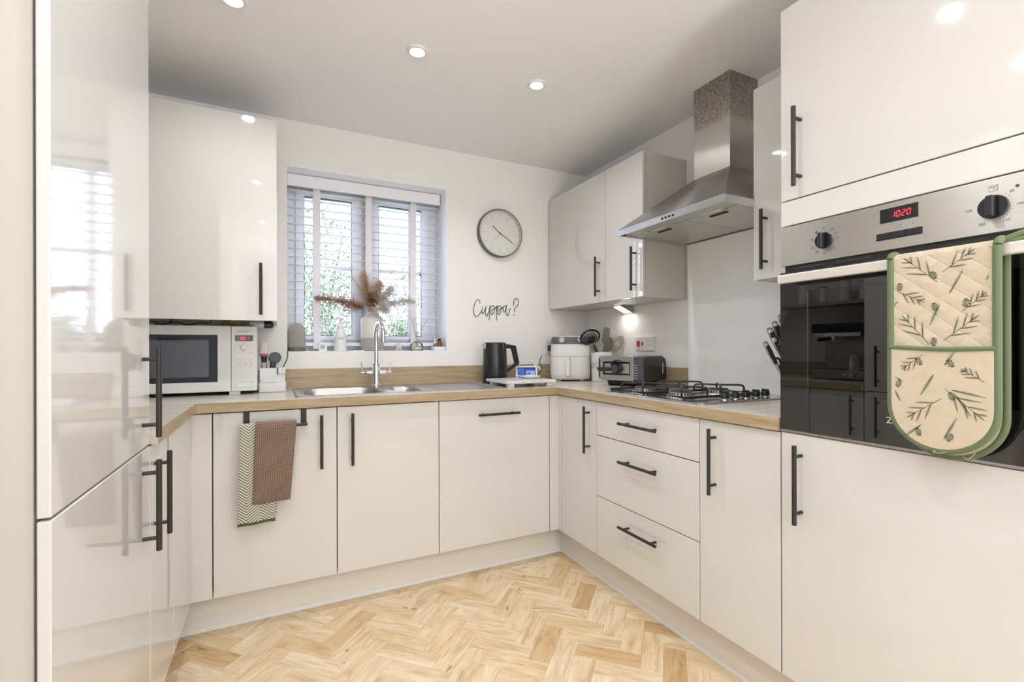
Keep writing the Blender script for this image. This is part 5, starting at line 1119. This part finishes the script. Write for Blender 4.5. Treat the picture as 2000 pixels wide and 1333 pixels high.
tag(cloth('hand_towel', '', waffle(), (-1.404, -1.260, -1.416, -1.283, .8265, .512, -.0695, -.0335, .72, .003), .004, seed=2.3, slant=.006), 'brown waffle weave hand towel hanging on the rail', 'towel')

# ------------------------------------------------------------------ coffee machine on the left worktop (seen in the oven glass)
cm = thing('coffee_machine', 'steel espresso machine with black top on the left worktop', 'coffee machine', (-1.99, -.36, ZT1))
MB().box(-2.15, -1.86, -.52, -.20, ZT1+.005, ZT1+.06).build('drip_tray', M_ss, cm, .006); MB().box(-2.15, -2.02, -.52, -.20, ZT1+.06, ZT1+.30).build('body', M_ss, cm, .006); MB().box(-2.15, -1.86, -.52, -.20, ZT1+.30, ZT1+.36).build('head', M_blackpl, cm, .008); MB().box(-1.865, -1.858, -.50, -.22, ZT1+.275, ZT1+.30).build('control_strip', M_chrome, cm, .002)
MB().lathe([(0, 0), (.035, 0), (.035, .05), (0, .05)], (-1.92, -.30, ZT1+.25), 28).build('group_head', M_chrome, cm); MB().tube([(-1.89, -.30, ZT1+.262), (-1.78, -.30, ZT1+.255)], .012, 14).build('portafilter_handle', M_blackpl, cm)
for y in (-.45, -.41): MB().lathe([(0, -.0), (.014, 0), (.012, .014), (0, .015)], (-1.86, y, ZT1+.034), 20, 'x').build('dial', M_chrome, cm)
for x in (-2.12, -1.89):
    for y in (-.50, -.22): MB().cyl((x, y, ZT1), (x, y, ZT1+.006), .012).build('foot', M_blackpl, cm)
t = thing('milk_jug', 'steel milk jug on the coffee machine tray', 'jug', (-1.93, -.46, ZT1+.06)); MB().lathe([(0, 0), (.036, 0), (.036, .05), (.030, .085), (.032, .095), (.029, .095), (.028, .085), (.033, .05), (.033, .004), (0, .004)], (-1.93, -.43, ZT1+.0602), 28).build('body', M_chrome, t); MB().tube(bez([(-1.93, -.465, ZT1+.14), (-1.93, -.495, ZT1+.135), (-1.93, -.495, ZT1+.085), (-1.93, -.466, ZT1+.075)], 5), .004, 8).build('handle', M_chrome, t)

# ------------------------------------------------------------------ garden outside the window
M_lawn = mat('lawn', (.10, .16, .05), .95); v_ = coords(M_lawn); setcol(M_lawn, ramp(M_lawn, noise(M_lawn, v_, 30, 4), [(.3, (.07, .12, .035)), (.7, (.15, .21, .07))]))
gd = MB().box(-9, 9, .95, 12, -.35, -.25).build('lawn', M_lawn, smooth=0); gd['kind'] = 'structure'; gd['label'] = 'garden lawn outside the window'
M_bark = mat('bark', (.12, .085, .06), .9)
def leafmat(name, c0, c1, c2):
    m = mat(name, c1, .6); g = nd(m, 'ShaderNodeNewGeometry'); setcol(m, ramp(m, g.outputs['Random Per Island'], [(0, c0), (.55, c1), (.93, c2), (1, (.32, .12, .09))])); nodes(m)[2].inputs['Transmission Weight'].default_value = 0; return m
M_l1 = leafmat('leaf_green', (.035, .06, .03), (.075, .11, .05), (.15, .19, .09)); M_l2 = leafmat('leaf_dark', (.025, .045, .022), (.05, .075, .04), (.09, .11, .06))
def shrub(name, lbl, cat, x, y, h, rx, ry, zlo, nl, m, ls, seed, dens=.5):
    rs = random.Random(seed); t = thing(name, lbl, cat, (x, y, -.25)); tr = MB(); blobs = []
    for i in range(9):
        a = rs.uniform(0, 2*pi); q = rs.uniform(.1, .75); zz = zlo+(h-zlo)*rs.uniform(.15, .92); px, py = x+rx*q*cos(a), y+ry*q*sin(a)
        tr.tube(bez([(x, y, -.25), (x+(px-x)*.25, y+(py-y)*.25, -.25+(zz+.25)*.5), (px, py, zz)], 5), [.022+(.006-.022)*k/10 for k in range(11)], 6); blobs.append((px, py, zz))
    tr.build('branches', M_bark, t); mb = MB()
    for i in range(nl):
        while True:
            u, v, w = rs.uniform(-1, 1), rs.uniform(-1, 1), rs.uniform(0, 1)
            sh_ = 1-.75*max(0, w-.35)/.65
            if u*u+v*v < sh_*sh_ and (w < .55 or rs.random() < dens): break
        c_ = Vector((x+u*rx, y+v*ry, zlo+w*(h-zlo))); n = Vector((rs.gauss(0, 1), rs.gauss(0, 1), rs.gauss(0, 1)+.6)).normalized(); a = n.cross(Vector((rs.random(), rs.random(), rs.random()))).normalized(); b2 = n.cross(a); L_ = ls*rs.uniform(.6, 1.2); W_ = L_*.42
        mb.add([c_-a*L_, c_-a*L_*.2+b2*W_+n*W_*.25, c_+a*L_, c_-a*L_*.2-b2*W_+n*W_*.25], [(0, 1, 2), (0, 2, 3)])
    mb.build('foliage', m, t, smooth=0, flip=False); return t
shrub('garden_tree', 'tall leafy tree seen through the left casement', 'tree', -.80, 5.0, 3.7, .62, .6, .5, 9000, M_l1, .034, 11, .55)
shrub('garden_tree', 'shorter tree seen through the right casement', 'tree', .45, 5.2, 2.5, .50, .5, .3, 6500, M_l1, .032, 12, .5)
for i, (x, h, lb) in enumerate(((-3.2, 1.7, 'dark hedge shrub furthest left behind the lawn'), (-1.9, 1.75, 'dark hedge shrub left of the tall tree'), (-.6, 1.7, 'dark hedge shrub behind the tall tree'), (.7, 1.6, 'dark hedge shrub behind the shorter tree'), (2.0, 1.7, 'dark hedge shrub right of the shorter tree'))):
    shrub('hedge_shrub', lb, 'shrub', x, 6.4, h, .58, .6, -.2, 7000, M_l2, .045, 20+i, .9)
